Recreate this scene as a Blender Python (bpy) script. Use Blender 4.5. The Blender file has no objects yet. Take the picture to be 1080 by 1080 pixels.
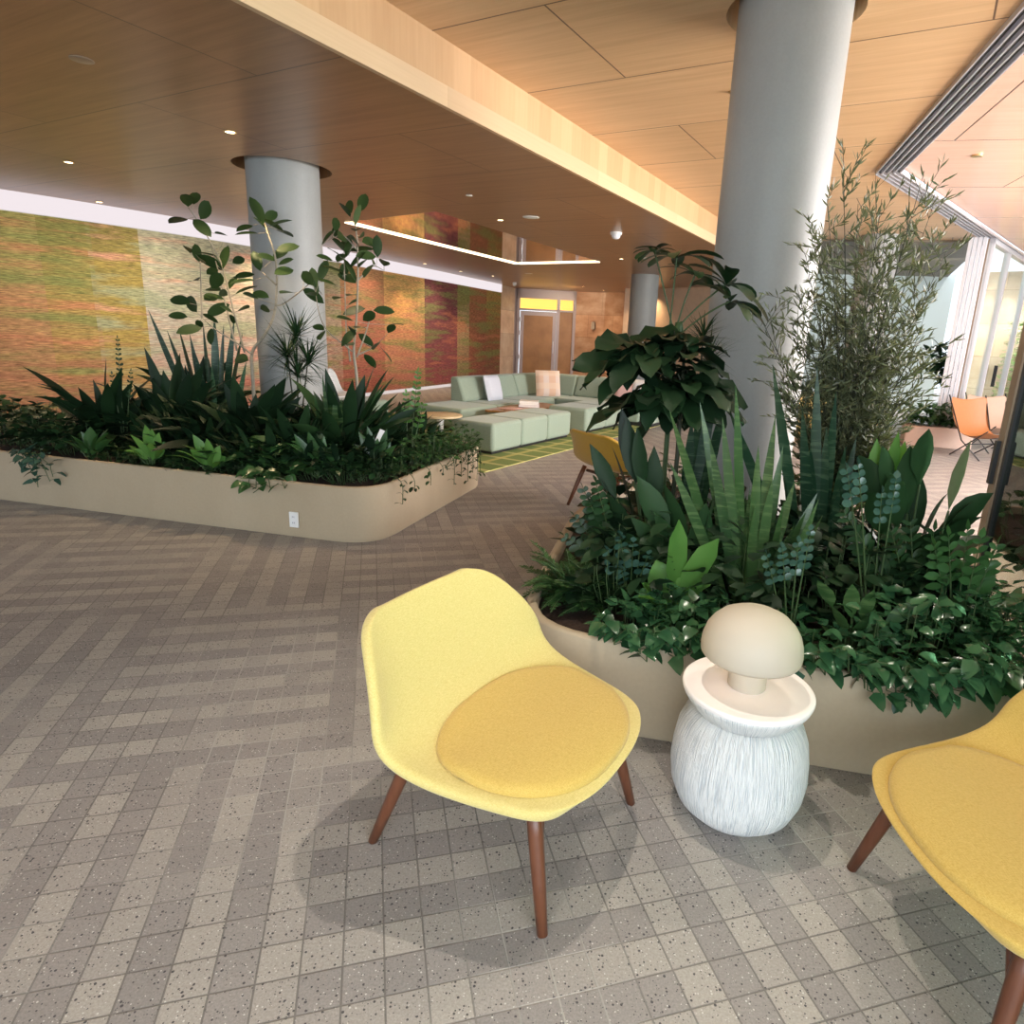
import bpy, bmesh, math, random
from mathutils import Vector, Matrix, Euler
R = random.Random(7)
C = bpy.context.scene.collection
PI = math.pi
rad = math.radians

# ------------------------------------------------------------------ objects
class MB:
    """collects vertices and faces, then links them as ONE mesh object"""
    def __init__(s): s.v=[]; s.f=[]; s.uv=None
    def add(s, vs, fs):
        o=len(s.v); s.v+= [tuple(p) for p in vs]; s.f+= [tuple(i+o for i in f) for f in fs]
    def box(s, x0,x1,y0,y1,z0,z1, M=None):
        vs=[Vector(p) for p in ((x0,y0,z0),(x1,y0,z0),(x1,y1,z0),(x0,y1,z0),(x0,y0,z1),(x1,y0,z1),(x1,y1,z1),(x0,y1,z1))]
        if M: vs=[M@p for p in vs]
        s.add(vs,[(0,3,2,1),(4,5,6,7),(0,1,5,4),(1,2,6,5),(2,3,7,6),(3,0,4,7)])
    def prism(s, poly, z0, z1):
        n=len(poly)
        s.add([(x,y,z0) for x,y in poly]+[(x,y,z1) for x,y in poly],
              [tuple(range(n-1,-1,-1)),tuple(range(n,2*n))]+[(i,(i+1)%n,n+(i+1)%n,n+i) for i in range(n)])
    def strip(s, line, z0, z1):          # vertical ribbon along a polyline
        n=len(line)
        s.add([(x,y,z0) for x,y in line]+[(x,y,z1) for x,y in line],[(i,i+1,n+i+1,n+i) for i in range(n-1)])
    def tube(s, pts, rs, seg=8, cap=True):
        pts=[Vector(p) for p in pts]
        if not isinstance(rs,(list,tuple)): rs=[rs]*len(pts)
        base=len(s.v); n=len(pts); prev=None
        for i,p in enumerate(pts):
            t=(pts[min(i+1,n-1)]-pts[max(i-1,0)]).normalized()
            if prev is None:
                a=t.cross(Vector((0,0,1)))
                if a.length<1e-3: a=t.cross(Vector((1,0,0)))
            else: a=prev-t*prev.dot(t)
            a.normalize(); prev=a; b=t.cross(a)
            for k in range(seg):
                q=2*PI*k/seg; s.v.append(tuple(p+(a*math.cos(q)+b*math.sin(q))*rs[i]))
        for i in range(n-1):
            for k in range(seg):
                k2=(k+1)%seg
                s.f.append((base+i*seg+k,base+i*seg+k2,base+(i+1)*seg+k2,base+(i+1)*seg+k))
        if cap:
            s.f.append(tuple(base+k for k in range(seg-1,-1,-1)))
            s.f.append(tuple(base+(n-1)*seg+k for k in range(seg)))
    def lathe(s, prof, seg=48, c=(0,0,0), cap=True):
        base=len(s.v); n=len(prof)
        for r,z in prof:
            for k in range(seg):
                a=2*PI*k/seg; s.v.append((c[0]+r*math.cos(a),c[1]+r*math.sin(a),c[2]+z))
        for i in range(n-1):
            for k in range(seg):
                k2=(k+1)%seg
                s.f.append((base+i*seg+k,base+i*seg+k2,base+(i+1)*seg+k2,base+(i+1)*seg+k))
        if cap and prof[0][0]>1e-4: s.f.append(tuple(base+k for k in range(seg-1,-1,-1)))
        if cap and prof[-1][0]>1e-4: s.f.append(tuple(base+(n-1)*seg+k for k in range(seg)))
    def build(s, name, m, parent=None, smooth=False, bevel=0, sub=0, auto=None):
        me=bpy.data.meshes.new(name); me.from_pydata(s.v,[],s.f); me.update()
        ms=m if isinstance(m,(list,tuple)) else [m]
        for q in ms: me.materials.append(q)
        if smooth: me.shade_smooth()
        if auto is not None:
            me.shade_smooth(); me.set_sharp_from_angle(angle=rad(auto))
        o=bpy.data.objects.new(name,me); C.objects.link(o)
        if parent: o.parent=parent
        if bevel:
            b=o.modifiers.new('bevel','BEVEL'); b.width=bevel; b.segments=3; b.limit_method='ANGLE'; b.angle_limit=rad(40)
            me.shade_smooth(); me.set_sharp_from_angle(angle=rad(50))
        if sub:
            q=o.modifiers.new('sub','SUBSURF'); q.levels=sub; q.render_levels=sub
        return o

def tag(o, label, cat, group=None, kind=None):
    o['label']=label; o['category']=cat
    if group: o['group']=group
    if kind: o['kind']=kind
    return o
def empty(name, loc=(0,0,0), rz=0, label=None, cat=None, group=None):
    o=bpy.data.objects.new(name,None); C.objects.link(o); o.location=loc; o.rotation_euler=(0,0,rz)
    o.empty_display_size=.1
    if label: tag(o,label,cat,group)
    return o
def struct(name, mb, m, label=None, **k):
    o=mb.build(name,m,**k); o['kind']='structure'
    if label: o['label']=label; o['category']=name.split('_')[0]
    return o
def dup(root, loc, rz, label, group=None):
    r=root.copy(); C.objects.link(r); r.location=loc; r.rotation_euler=(0,0,rz); r['label']=label
    if group: r['group']=group
    for ch in list(root.children):
        c=ch.copy(); C.objects.link(c); c.parent=r
        for g in list(ch.children):
            d=g.copy(); C.objects.link(d); d.parent=c
    return r

# ------------------------------------------------------------------ materials
class NT:
    def __init__(s, name):
        s.m=bpy.data.materials.new(name); s.m.use_nodes=True; s.t=s.m.node_tree; s.t.nodes.clear()
        s.out=s.n('ShaderNodeOutputMaterial'); s.b=s.n('ShaderNodeBsdfPrincipled'); s.l(s.b.outputs[0],s.out.inputs[0])
    def n(s, ty, **k):
        x=s.t.nodes.new(ty)
        for a,b in k.items(): setattr(x,a,b)
        return x
    def l(s,a,b): s.t.links.new(a,b)
    def put(s, sock, v):
        if hasattr(v,'is_output'): s.l(v,sock)
        elif v is not None:
            if isinstance(v,tuple) and len(v)==3 and sock.type=='RGBA': v=(*v,1)
            sock.default_value=v
    def math(s, op, a, b=None, c=None):
        x=s.n('ShaderNodeMath',operation=op)
        for i,q in enumerate((a,b,c)): s.put(x.inputs[i],q)
        return x.outputs[0]
    def mix(s, f, a, b, mode='MIX'):
        x=s.n('ShaderNodeMix',data_type='RGBA',blend_type=mode)
        s.put(x.inputs[0],f); s.put(x.inputs[6],a); s.put(x.inputs[7],b); return x.outputs[2]
    def co(s, kind='Object', scale=(1,1,1), rot=(0,0,0), loc=(0,0,0)):
        x=s.n('ShaderNodeTexCoord'); m=s.n('ShaderNodeMapping',vector_type='POINT'); s.l(x.outputs[kind],m.inputs[0])
        m.inputs['Scale'].default_value=scale; m.inputs['Rotation'].default_value=rot; m.inputs['Location'].default_value=loc
        return m.outputs[0]
    def noise(s, vec, scale=5, detail=3, rough=.5, out=0):
        x=s.n('ShaderNodeTexNoise'); s.l(vec,x.inputs['Vector']); x.inputs['Scale'].default_value=scale
        x.inputs['Detail'].default_value=detail; x.inputs['Roughness'].default_value=rough; return x.outputs[out]
    def ramp(s, f, stops, interp='LINEAR'):
        x=s.n('ShaderNodeValToRGB'); s.l(f,x.inputs[0]); r=x.color_ramp; r.interpolation=interp
        while len(r.elements)<len(stops): r.elements.new(.5)
        for e,(p,c) in zip(r.elements,stops): e.position=p; e.color=(*c,1) if len(c)==3 else c
        return x.outputs[0]
    def bump(s, h, strength=.2, dist=.01):
        x=s.n('ShaderNodeBump'); s.l(h,x.inputs['Height']); x.inputs['Strength'].default_value=strength; x.inputs['Distance'].default_value=dist
        s.l(x.outputs[0],s.b.inputs['Normal'])
    def set(s, col=None, rough=.5, metal=0, spec=.5, **k):
        s.put(s.b.inputs['Base Color'],col); s.put(s.b.inputs['Roughness'],rough); s.put(s.b.inputs['Metallic'],metal)
        s.b.inputs['Specular IOR Level'].default_value=spec
        for a,v in k.items(): s.put(s.b.inputs[a.replace('_',' ')],v)
        return s.m

def plain(name, col, rough=.5, metal=0, var=.06, scale=30, bump=0, **k):
    t=NT(name); v=t.noise(t.co(),scale,3)
    c=t.mix(v,tuple(max(0,x*(1-var)) for x in col),tuple(min(1,x*(1+var)) for x in col))
    if bump: t.bump(v,bump,.004)
    return t.set(c,rough,metal,**k)
def emit(name, col, strength):
    t=NT(name); e=t.n('ShaderNodeEmission'); e.inputs[0].default_value=(*col,1); e.inputs[1].default_value=strength
    t.l(e.outputs[0],t.out.inputs[0]); return t.m

def wood_panels(name, c0, c1, w, h, ox, oy, ang, seam=(.12,.06,.03), rough=.4, seamw=.006):
    """big veneer panels: seams from a brick grid, grain running along the long side"""
    t=NT(name)
    # rotate so that x runs along v, y along u
    vec=t.co('Object',rot=(0,0,ang))
    add=t.n('ShaderNodeVectorMath',operation='ADD'); t.l(vec,add.inputs[0]); add.inputs[1].default_value=(ox,oy,0)
    br=t.n('ShaderNodeTexBrick',offset=.5,offset_frequency=2); t.l(add.outputs[0],br.inputs['Vector'])
    br.inputs['Scale'].default_value=1; br.inputs['Brick Width'].default_value=w; br.inputs['Row Height'].default_value=h
    br.inputs['Mortar Size'].default_value=seamw; br.inputs['Mortar Smooth'].default_value=.1; br.inputs['Bias'].default_value=0
    br.inputs['Color1'].default_value=(.35,.35,.35,1); br.inputs['Color2'].default_value=(.65,.65,.65,1); br.inputs['Mortar'].default_value=(0,0,0,1)
    sc=t.n('ShaderNodeMapping'); t.l(add.outputs[0],sc.inputs[0]); sc.inputs['Scale'].default_value=(.55,9,1)
    g=t.noise(sc.outputs[0],1.6,5,.62)
    sc2=t.n('ShaderNodeMapping'); t.l(add.outputs[0],sc2.inputs[0]); sc2.inputs['Scale'].default_value=(1.5,70,1)
    g2=t.noise(sc2.outputs[0],1.5,2,.5)
    f=t.math('ADD',t.math('MULTIPLY',g,.75),t.math('MULTIPLY',g2,.25))
    f=t.math('ADD',f,t.math('MULTIPLY',t.math('SUBTRACT',br.outputs[0],.5),.35))
    f=t.math('MULTIPLY_ADD',t.math('SUBTRACT',f,.5),1.9,.5)
    col=t.mix(f,c0,c1); x=t.t.nodes[-1]; x.clamp_factor=True
    col=t.mix(br.outputs['Fac'],col,seam)
    return t.set(col,rough)

M={}
U=(.482,.876); V=(.876,-.482); UANG=rad(28.8)   # the room's two axes
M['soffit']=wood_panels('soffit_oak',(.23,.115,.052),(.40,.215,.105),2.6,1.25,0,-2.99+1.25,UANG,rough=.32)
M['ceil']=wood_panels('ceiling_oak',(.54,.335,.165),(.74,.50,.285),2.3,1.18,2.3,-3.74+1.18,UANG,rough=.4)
M['terr']=wood_panels('terrace_soffit',(.62,.38,.28),(.72,.46,.35),2.2,1.9,.3,.4,rad(13),rough=.25,seamw=.008)
M['fascia']=wood_panels('fascia_oak',(.52,.32,.16),(.66,.44,.25),.9,.2,0,0,0)
def fascia_mat(name, vert, lo, hi):
    t=NT(name); tc=t.n('ShaderNodeTexCoord'); s=t.n('ShaderNodeSeparateXYZ'); t.l(tc.outputs['UV'],s.inputs[0])
    k=t.math('FLOOR',t.math('MULTIPLY',s.outputs[0],5.2 if vert else .42))
    wn=t.n('ShaderNodeTexWhiteNoise',noise_dimensions='1D'); t.l(k,wn.inputs['W'])
    mp=t.n('ShaderNodeMapping'); t.l(tc.outputs['UV'],mp.inputs[0]); mp.inputs['Scale'].default_value=(40,2.5,1) if vert else (1.6,60,1)
    g=t.noise(mp.outputs[0],1,4)
    f=t.math('ADD',t.math('MULTIPLY',wn.outputs[0],.5),t.math('MULTIPLY',g,.5))
    return t.set(t.mix(f,lo,hi),.45)
M['fascia']=fascia_mat('fascia_planks',True,(.50,.29,.14),(.68,.44,.24))
M['fascia_edge']=fascia_mat('fascia_edge_board',False,(.56,.38,.22),(.74,.54,.33))

def tiles():
    t=NT('terrazzo_tiles'); th=.2829
    tc=t.n('ShaderNodeTexCoord'); mp=t.n('ShaderNodeMapping',vector_type='POINT'); t.l(tc.outputs['Object'],mp.inputs[0])
    mp.inputs['Rotation'].default_value=(0,0,-th); mp.inputs['Scale'].default_value=(1,1,1)
    s=t.n('ShaderNodeSeparateXYZ'); t.l(mp.outputs[0],s.inputs[0])
    I=t.math('MULTIPLY_ADD',s.outputs[0],10,.09); J=t.math('MULTIPLY_ADD',s.outputs[1],10,-.36)
    fi=t.math('FLOOR',I); fj=t.math('FLOOR',J)
    bi=t.math('FLOOR',t.math('DIVIDE',t.math('ADD',fi,2),9)); bj=t.math('FLOOR',t.math('DIVIDE',t.math('ADD',fj,-8),14))
    par=t.math('FLOORED_MODULO',t.math('ADD',bi,bj),2)
    strip=t.math('ADD',t.math('MULTIPLY',par,fi),t.math('MULTIPLY',t.math('SUBTRACT',1,par),fj))
    alt=t.math('FLOORED_MODULO',strip,2)
    cv=t.n('ShaderNodeCombineXYZ'); t.l(fi,cv.inputs[0]); t.l(fj,cv.inputs[1])
    wn=t.n('ShaderNodeTexWhiteNoise',noise_dimensions='2D'); t.l(cv.outputs[0],wn.inputs['Vector'])
    f=t.math('ADD',t.math('MULTIPLY',alt,.5),t.math('MULTIPLY',wn.outputs[0],.5))
    base=t.ramp(f,[(0,(.27,.262,.26)),(.45,(.315,.303,.297)),(.6,(.365,.35,.332)),(1,(.43,.41,.378))])
    big=t.noise(t.co('Object'),.55,2)
    base=t.mix(t.math('MULTIPLY',big,.35),base,(.30,.21,.15))
    fine=t.noise(t.co('Object'),160,2,.7)
    base=t.mix(1.0,base,t.ramp(fine,[(.3,(.82,.82,.82)),(.7,(1.15,1.15,1.15))]),'MULTIPLY')
    def specks(scale, thr, lo, col, base):
        vo=t.n('ShaderNodeTexVoronoi',feature='F1'); t.l(t.co('Object'),vo.inputs['Vector']); vo.inputs['Scale'].default_value=scale
        sp=t.n('ShaderNodeSeparateColor'); t.l(vo.outputs['Color'],sp.inputs[0])
        r=t.math('MULTIPLY',sp.outputs[1],thr)
        a=t.math('LESS_THAN',vo.outputs['Distance'],r); b=t.math('GREATER_THAN',sp.outputs[0],lo)
        return t.mix(t.math('MULTIPLY',a,b),base,col)
    base=specks(105,.40,.62,(.075,.07,.075),base)
    base=specks(170,.35,.7,(.10,.095,.10),base)
    base=specks(150,.36,.75,(.62,.60,.57),base)
    # joints
    def edge(x):
        fr=t.math('FRACT',x); return t.math('MINIMUM',fr,t.math('SUBTRACT',1,fr))
    d=t.math('MINIMUM',edge(I),edge(J))
    jn=t.math('LESS_THAN',d,.024)
    jn2=t.noise(t.co('Object'),1.3,2)
    jc=t.mix(t.ramp(jn2,[(.45,(0,0,0)),(.6,(1,1,1))]),(.15,.14,.13),(.42,.40,.37))
    base=t.mix(t.math('MULTIPLY',jn,.8),base,jc)
    t.bump(t.math('MINIMUM',d,.03),.5,.05)
    return t.set(base,t.math('MULTIPLY_ADD',fine,.25,.36),spec=.4)
M['tiles']=tiles()
def concrete(name, a, b, rough=.75):
    t=NT(name); v=t.noise(t.co(scale=(1,1,.45)),2.2,6,.6); w=t.noise(t.co(),60,3)
    c=t.mix(v,a,b); c=t.mix(t.math('MULTIPLY',w,.25),c,(.75,.75,.75) ,'OVERLAY')
    t.bump(t.math('ADD',v,t.math('MULTIPLY',w,.4)),.12,.01); return t.set(c,rough)
M['concrete']=concrete('column_concrete',(.20,.205,.198),(.35,.358,.35),.5)
M['plaster']=concrete('planter_plaster',(.335,.265,.175),(.425,.345,.24),.7)
M['soil']=plain('soil_bark',(.035,.02,.014),.9,var=.7,scale=60,bump=1)
M['white']=plain('white_paint',(.78,.78,.77),.6,var=.02)
M['greywall']=plain('pale_grey_wall',(.60,.66,.65),.6,var=.03,scale=2)
M['shadedsoffit']=plain('shaded_soffit',(.16,.125,.08),.5,var=.1,scale=3)  # far ceiling in shade, painted as a darker base colour
M['black']=plain('black_track',(.018,.018,.02),.35)
M['alu']=plain('pale_aluminium',(.62,.62,.68),.3,.55,var=.03)
M['alu_matte']=plain('painted_aluminium',(.70,.70,.74),.4,var=.03)
M['bronze']=plain('bronze_stile',(.33,.245,.17),.35,.3)
M['doorframe']=plain('mauve_grey_frame',(.36,.30,.31),.45,var=.05)
def travertine(name,a,b,c):
    t=NT(name); v=t.noise(t.co(scale=(1,1,1.8)),1.1,7,.62)
    col=t.ramp(v,[(.3,a),(.5,b),(.68,c)])
    br=t.n('ShaderNodeTexBrick',offset=.5); tc=t.n('ShaderNodeTexCoord'); mp=t.n('ShaderNodeMapping'); t.l(tc.outputs['UV'],mp.inputs[0]); t.l(mp.outputs[0],br.inputs['Vector'])
    br.inputs['Scale'].default_value=1; br.inputs['Brick Width'].default_value=.95; br.inputs['Row Height'].default_value=.75; br.inputs['Mortar Size'].default_value=.006
    br.inputs['Color1'].default_value=(.85,.85,.85,1); br.inputs['Color2'].default_value=(1.15,1.1,1.05,1); br.inputs['Mortar'].default_value=(.6,.55,.5,1)
    return t.set(t.mix(1.0,col,br.outputs[0],'MULTIPLY'),.45)
M['trav']=travertine('travertine',(.30,.14,.07),(.47,.27,.16),(.62,.42,.29))
M['trav_pale']=travertine('travertine_pale',(.50,.36,.24),(.66,.50,.36),(.78,.66,.52))
M['amber']=plain('amber_glass',(.30,.15,.055),.3,var=.5,scale=2,spec=.3)
M['amber_lit']=emit('amber_light',(1,.52,.11),1.5)
M['slats']=plain('pale_timber_slats',(.60,.44,.31),.55,var=.12,scale=8)
def glass(name, tint, fac, rough=.02, cap=1.0):
    t=NT(name); t.t.nodes.remove(t.b)
    tr=t.n('ShaderNodeBsdfTransparent'); tr.inputs[0].default_value=(*tint,1)
    gl=t.n('ShaderNodeBsdfGlossy'); gl.inputs['Roughness'].default_value=rough; gl.inputs[0].default_value=(.95,1,.97,1)
    fr=t.n('ShaderNodeFresnel'); fr.inputs[0].default_value=1.5
    mx=t.n('ShaderNodeMixShader'); t.put(mx.inputs[0],t.math('MINIMUM',t.math('MULTIPLY_ADD',fr.outputs[0],1.0,fac),cap)); t.l(tr.outputs[0],mx.inputs[1]); t.l(gl.outputs[0],mx.inputs[2]); t.l(mx.outputs[0],t.out.inputs[0])
    return t.m
M['glass']=glass('clear_glass',(.93,.97,.95),.02,.02,.18)
M['glass_green']=glass('tinted_glass',(.62,.78,.66),.16)
M['mirror']=plain('mirror_panel',(.66,.56,.47),.04,1.0,var=.01)
M['gold']=plain('satin_brass',(.75,.55,.25),.3,1)

def fabric(name, a, b, scale=420):
    t=NT(name); v=t.noise(t.co(scale=(1,.22,1)),scale,2,.6); w=t.noise(t.co(scale=(.22,1,1)),scale,2,.6)
    f=t.math('MULTIPLY_ADD',t.math('SUBTRACT',t.math('MULTIPLY',t.math('ADD',v,w),.5),.5),2.4,.5)
    col=t.mix(f,a,b); t.bump(f,.25,.002)
    return t.set(col,.9,spec=.2,Sheen_Weight=.25)
M['yellow']=fabric('yellow_wool',(.53,.42,.12),(.71,.60,.26))
M['yellow_pad']=fabric('golden_wool_pad',(.48,.315,.06),(.66,.47,.14))
M['shaded_yellow']=fabric('yellow_wool_shaded',(.48,.28,.03),(.60,.36,.05))  # yellow wool with its shade put into a deeper tone
M['sage']=fabric('sage_fabric',(.235,.30,.235),(.35,.42,.335),180)
M['maroon']=fabric('maroon_fabric',(.11,.025,.02),(.17,.04,.03))
M['cushion_blue']=plain('pale_blue_cushion',(.62,.64,.72),.9,var=.12,scale=60)
M['cushion_pink']=plain('pink_cushion',(.66,.42,.38),.9,var=.05)
M['cushion_white']=plain('white_cushion',(.76,.76,.78),.9,var=.04)
def plaid(name,a,b,c,s=14):
    t=NT(name); tc=t.n('ShaderNodeTexCoord'); sp=t.n('ShaderNodeSeparateXYZ'); t.l(tc.outputs['Object'],sp.inputs[0])
    x=t.math('GREATER_THAN',t.math('FRACT',t.math('MULTIPLY',sp.outputs[0],s)),.55); y=t.math('GREATER_THAN',t.math('FRACT',t.math('MULTIPLY',sp.outputs[2],s)),.55)
    return t.set(t.mix(t.math('MULTIPLY',y,.6),t.mix(t.math('MULTIPLY',x,.7),a,b),c),.9)
M['cushion_plaid']=plaid('peach_plaid',(.70,.46,.33),(.70,.60,.56),(.76,.58,.44),4)
def wood(name,a,b,sc=(30,30,3)):
    t=NT(name); v=t.noise(t.co(scale=sc),1.5,5,.6); return t.set(t.mix(v,a,b),.35)
M['walnut']=wood('walnut',(.075,.022,.010),(.20,.072,.033))
M['tabletop']=wood('amber_wood_top',(.25,.11,.03),(.42,.21,.07),(3,14,3))
M['palewood']=wood('pale_wood',(.55,.40,.22),(.70,.54,.33),(4,4,4))
M['lamp']=plain('bisque_lamp',(.53,.465,.375),.6,var=.05,scale=8,bump=.1)
M['leather']=plain('tan_leather',(.36,.135,.04),.5,var=.1)
M['leather_pale']=plain('cream_leather',(.50,.33,.235),.5,var=.05)
M['paper']=plain('book_paper',(.80,.76,.72),.7)
M['cover_a']=plain('book_cover_mauve',(.45,.33,.40),.5); M['cover_b']=plain('book_cover_cream',(.72,.68,.60),.5)
def carved():
    t=NT('carved_white_plaster'); tc=t.n('ShaderNodeTexCoord'); s=t.n('ShaderNodeSeparateXYZ'); t.l(tc.outputs['Object'],s.inputs[0])
    at=t.math('ARCTAN2',s.outputs[1],s.outputs[0]); cv=t.n('ShaderNodeCombineXYZ'); t.l(t.math('MULTIPLY',at,50),cv.inputs[0]); t.l(t.math('MULTIPLY',s.outputs[2],6),cv.inputs[1])
    v=t.noise(cv.outputs[0],1.3,3,.6)
    f=t.ramp(v,[(.38,(.56,.60,.63)),(.50,(.84,.85,.84))])
    t.bump(v,.8,.012); return t.set(f,.8)
M['carved']=carved()
M['tableplaster']=plain('white_plaster_top',(.84,.80,.79),.6,var=.02)
M['rug']=None
def rug():
    t=NT('green_plaid_rug'); vec=t.co('Object',rot=(0,0,UANG)); s=t.n('ShaderNodeSeparateXYZ'); t.l(vec,s.inputs[0])
    x=t.math('GREATER_THAN',t.math('FRACT',t.math('MULTIPLY',s.outputs[0],2.7)),.80); y=t.math('GREATER_THAN',t.math('FRACT',t.math('MULTIPLY',s.outputs[1],2.7)),.80)
    nz=t.noise(t.co(),90,2)
    c=t.mix(x,(.19,.27,.10),(.46,.44,.16)); c=t.mix(t.math('MULTIPLY',y,.75),c,(.60,.55,.25)); c=t.mix(t.math('MULTIPLY',nz,.4),c,(.2,.2,.08)); return t.set(c,.95,spec=.1)
M['rug']=rug()

def mural_mat():
    t=NT('mural_tapestry'); tc=t.n('ShaderNodeTexCoord'); s=t.n('ShaderNodeSeparateXYZ'); t.l(tc.outputs['UV'],s.inputs[0])
    u,v=s.outputs[0],s.outputs[1]
    mp=t.n('ShaderNodeMapping'); t.l(tc.outputs['UV'],mp.inputs[0]); mp.inputs['Scale'].default_value=(17,16,1)
    jit=t.math('MULTIPLY',t.math('SUBTRACT',t.noise(mp.outputs[0],.6,2),.5),.0)
    b=[0,.216,.2506,.287,.367,.5005,.5318,.6242,.7242,.827,.8676,.9343]
    top=[(.30,.25,.05),(.23,.21,.035),(.27,.20,.025),(.38,.34,.20),(.33,.30,.20),(.30,.26,.13),(.35,.16,.045),(.58,.30,.05),(.17,.035,.04),(.20,.18,.035),(.30,.10,.02),(.33,.19,.02)]
    mid=[(.42,.20,.05),(.38,.23,.03),(.36,.24,.02),(.44,.37,.26),(.48,.38,.28),(.42,.26,.16),(.42,.11,.04),(.50,.20,.06),(.22,.045,.05),(.36,.22,.09),(.28,.08,.02),(.28,.10,.02)]
    bot=[(.36,.13,.04),(.34,.12,.035),(.33,.16,.03),(.44,.20,.12),(.50,.16,.10),(.45,.15,.08),(.36,.07,.03),(.46,.13,.06),(.26,.04,.04),(.26,.15,.06),(.25,.06,.025),(.22,.07,.03)]
    T=t.ramp(u,list(zip(b,top)),'CONSTANT'); Mi=t.ramp(u,list(zip(b,mid)),'CONSTANT'); Bo=t.ramp(u,list(zip(b,bot)),'CONSTANT')
    # horizontal streaks
    st=t.n('ShaderNodeMapping'); t.l(tc.outputs['UV'],st.inputs[0]); st.inputs['Scale'].default_value=(18,24,1)
    n1=t.noise(st.outputs[0],1,6,.65)
    st2=t.n('ShaderNodeMapping'); t.l(tc.outputs['UV'],st2.inputs[0]); st2.inputs['Scale'].default_value=(130,210,1)
    n2=t.noise(st2.outputs[0],1,4,.7)
    st3=t.n('ShaderNodeMapping'); t.l(tc.outputs['UV'],st3.inputs[0]); st3.inputs['Scale'].default_value=(9,11,1); st3.inputs['Location'].default_value=(3,7,0)
    n3=t.noise(st3.outputs[0],1,5,.6)
    h=t.math('ADD',v,t.math('MULTIPLY',t.math('SUBTRACT',n1,.5),1.5))
    c=t.mix(t.ramp(h,[(.10,(0,0,0)),(.5,(1,1,1))]),Bo,Mi); c=t.mix(t.ramp(h,[(.55,(0,0,0)),(.85,(1,1,1))]),c,T)
    pale=t.math('MULTIPLY',t.math('GREATER_THAN',u,.2506),t.math('LESS_THAN',u,.5005))
    green=t.mix(pale,(.20,.23,.05),(.30,.33,.18)); red=t.mix(pale,(.50,.13,.03),(.62,.24,.13))
    c=t.mix(t.ramp(n3,[(.50,(0,0,0)),(.62,(.75,.75,.75))]),c,green)
    c=t.mix(t.ramp(n3,[(.33,(.8,.8,.8)),(.45,(0,0,0))]),c,red)
    c=t.mix(1.0,c,t.ramp(n2,[(.33,(.42,.42,.45)),(.5,(.95,.95,.95)),(.66,(1.55,1.5,1.4))]),'MULTIPLY')
    hs=t.n('ShaderNodeHueSaturation'); hs.inputs['Saturation'].default_value=.86; hs.inputs['Value'].default_value=1.02; t.l(c,hs.inputs['Color'])
    return t.set(hs.outputs[0],.7,spec=.15)
M['mural']=mural_mat()

def leaf(name, dark, light, rough=.33, spec=.5, stripe=None, trans=.0):
    t=NT(name); g=t.n('ShaderNodeNewGeometry'); rnd=g.outputs['Random Per Island']
    v=t.noise(t.co(),14,2); f=t.math('ADD',t.math('MULTIPLY',rnd,.75),t.math('MULTIPLY',v,.25))
    c=t.mix(f,dark,light)
    if stripe:
        w=t.noise(t.co(scale=(1,1,7)),9,3); c=t.mix(t.ramp(w,[(.5,(0,0,0)),(.6,(.8,.8,.8))]),c,stripe)
    t.set(c,rough,spec=spec)
    if trans:
        tl=t.n('ShaderNodeBsdfTranslucent'); t.put(tl.inputs[0],t.mix(1,c,(1.6,1.7,.7),'MULTIPLY')); mx=t.n('ShaderNodeMixShader'); mx.inputs[0].default_value=trans
        t.l(t.b.outputs[0],mx.inputs[1]); t.l(tl.outputs[0],mx.inputs[2]); t.l(mx.outputs[0],t.out.inputs[0])
    return t.m
L={}
L['dark']=leaf('leaf_dark',(.008,.024,.009),(.028,.072,.024),.42,.3)
L['deep']=leaf('leaf_deep',(.005,.015,.007),(.017,.045,.016),.45,.28)
L['mid']=leaf('leaf_mid',(.022,.065,.02),(.06,.15,.045),.32,trans=.1)
L['fresh']=leaf('leaf_fresh',(.06,.17,.03),(.14,.30,.07),.35,trans=.2)
L['silver']=leaf('leaf_silver',(.02,.06,.04),(.075,.15,.115),.22)
L['ficus']=leaf('leaf_ficus',(.014,.036,.011),(.05,.09,.026),.42,.35,trans=.08)
L['olive']=leaf('leaf_olive',(.06,.075,.035),(.20,.22,.12),.45,trans=.1)
L['snake']=leaf('leaf_snake',(.016,.05,.016),(.055,.12,.036),.3,stripe=(.09,.155,.055))
L['snakedark']=leaf('leaf_snake_dark',(.01,.035,.018),(.025,.07,.035),.28,stripe=(.06,.11,.06))
L['fern']=leaf('leaf_fern',(.015,.055,.015),(.05,.13,.035),.5,trans=.1)
L['pothos']=leaf('leaf_pothos',(.015,.055,.025),(.05,.135,.055),.22,trans=.05)
L['bark']=plain('pale_bark',(.33,.29,.22),.8,var=.3,scale=40)
L['stemg']=plain('green_stem',(.05,.09,.03),.5,var=.3)
L['stemd']=plain('dark_stem',(.03,.035,.018),.6,var=.3)
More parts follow.
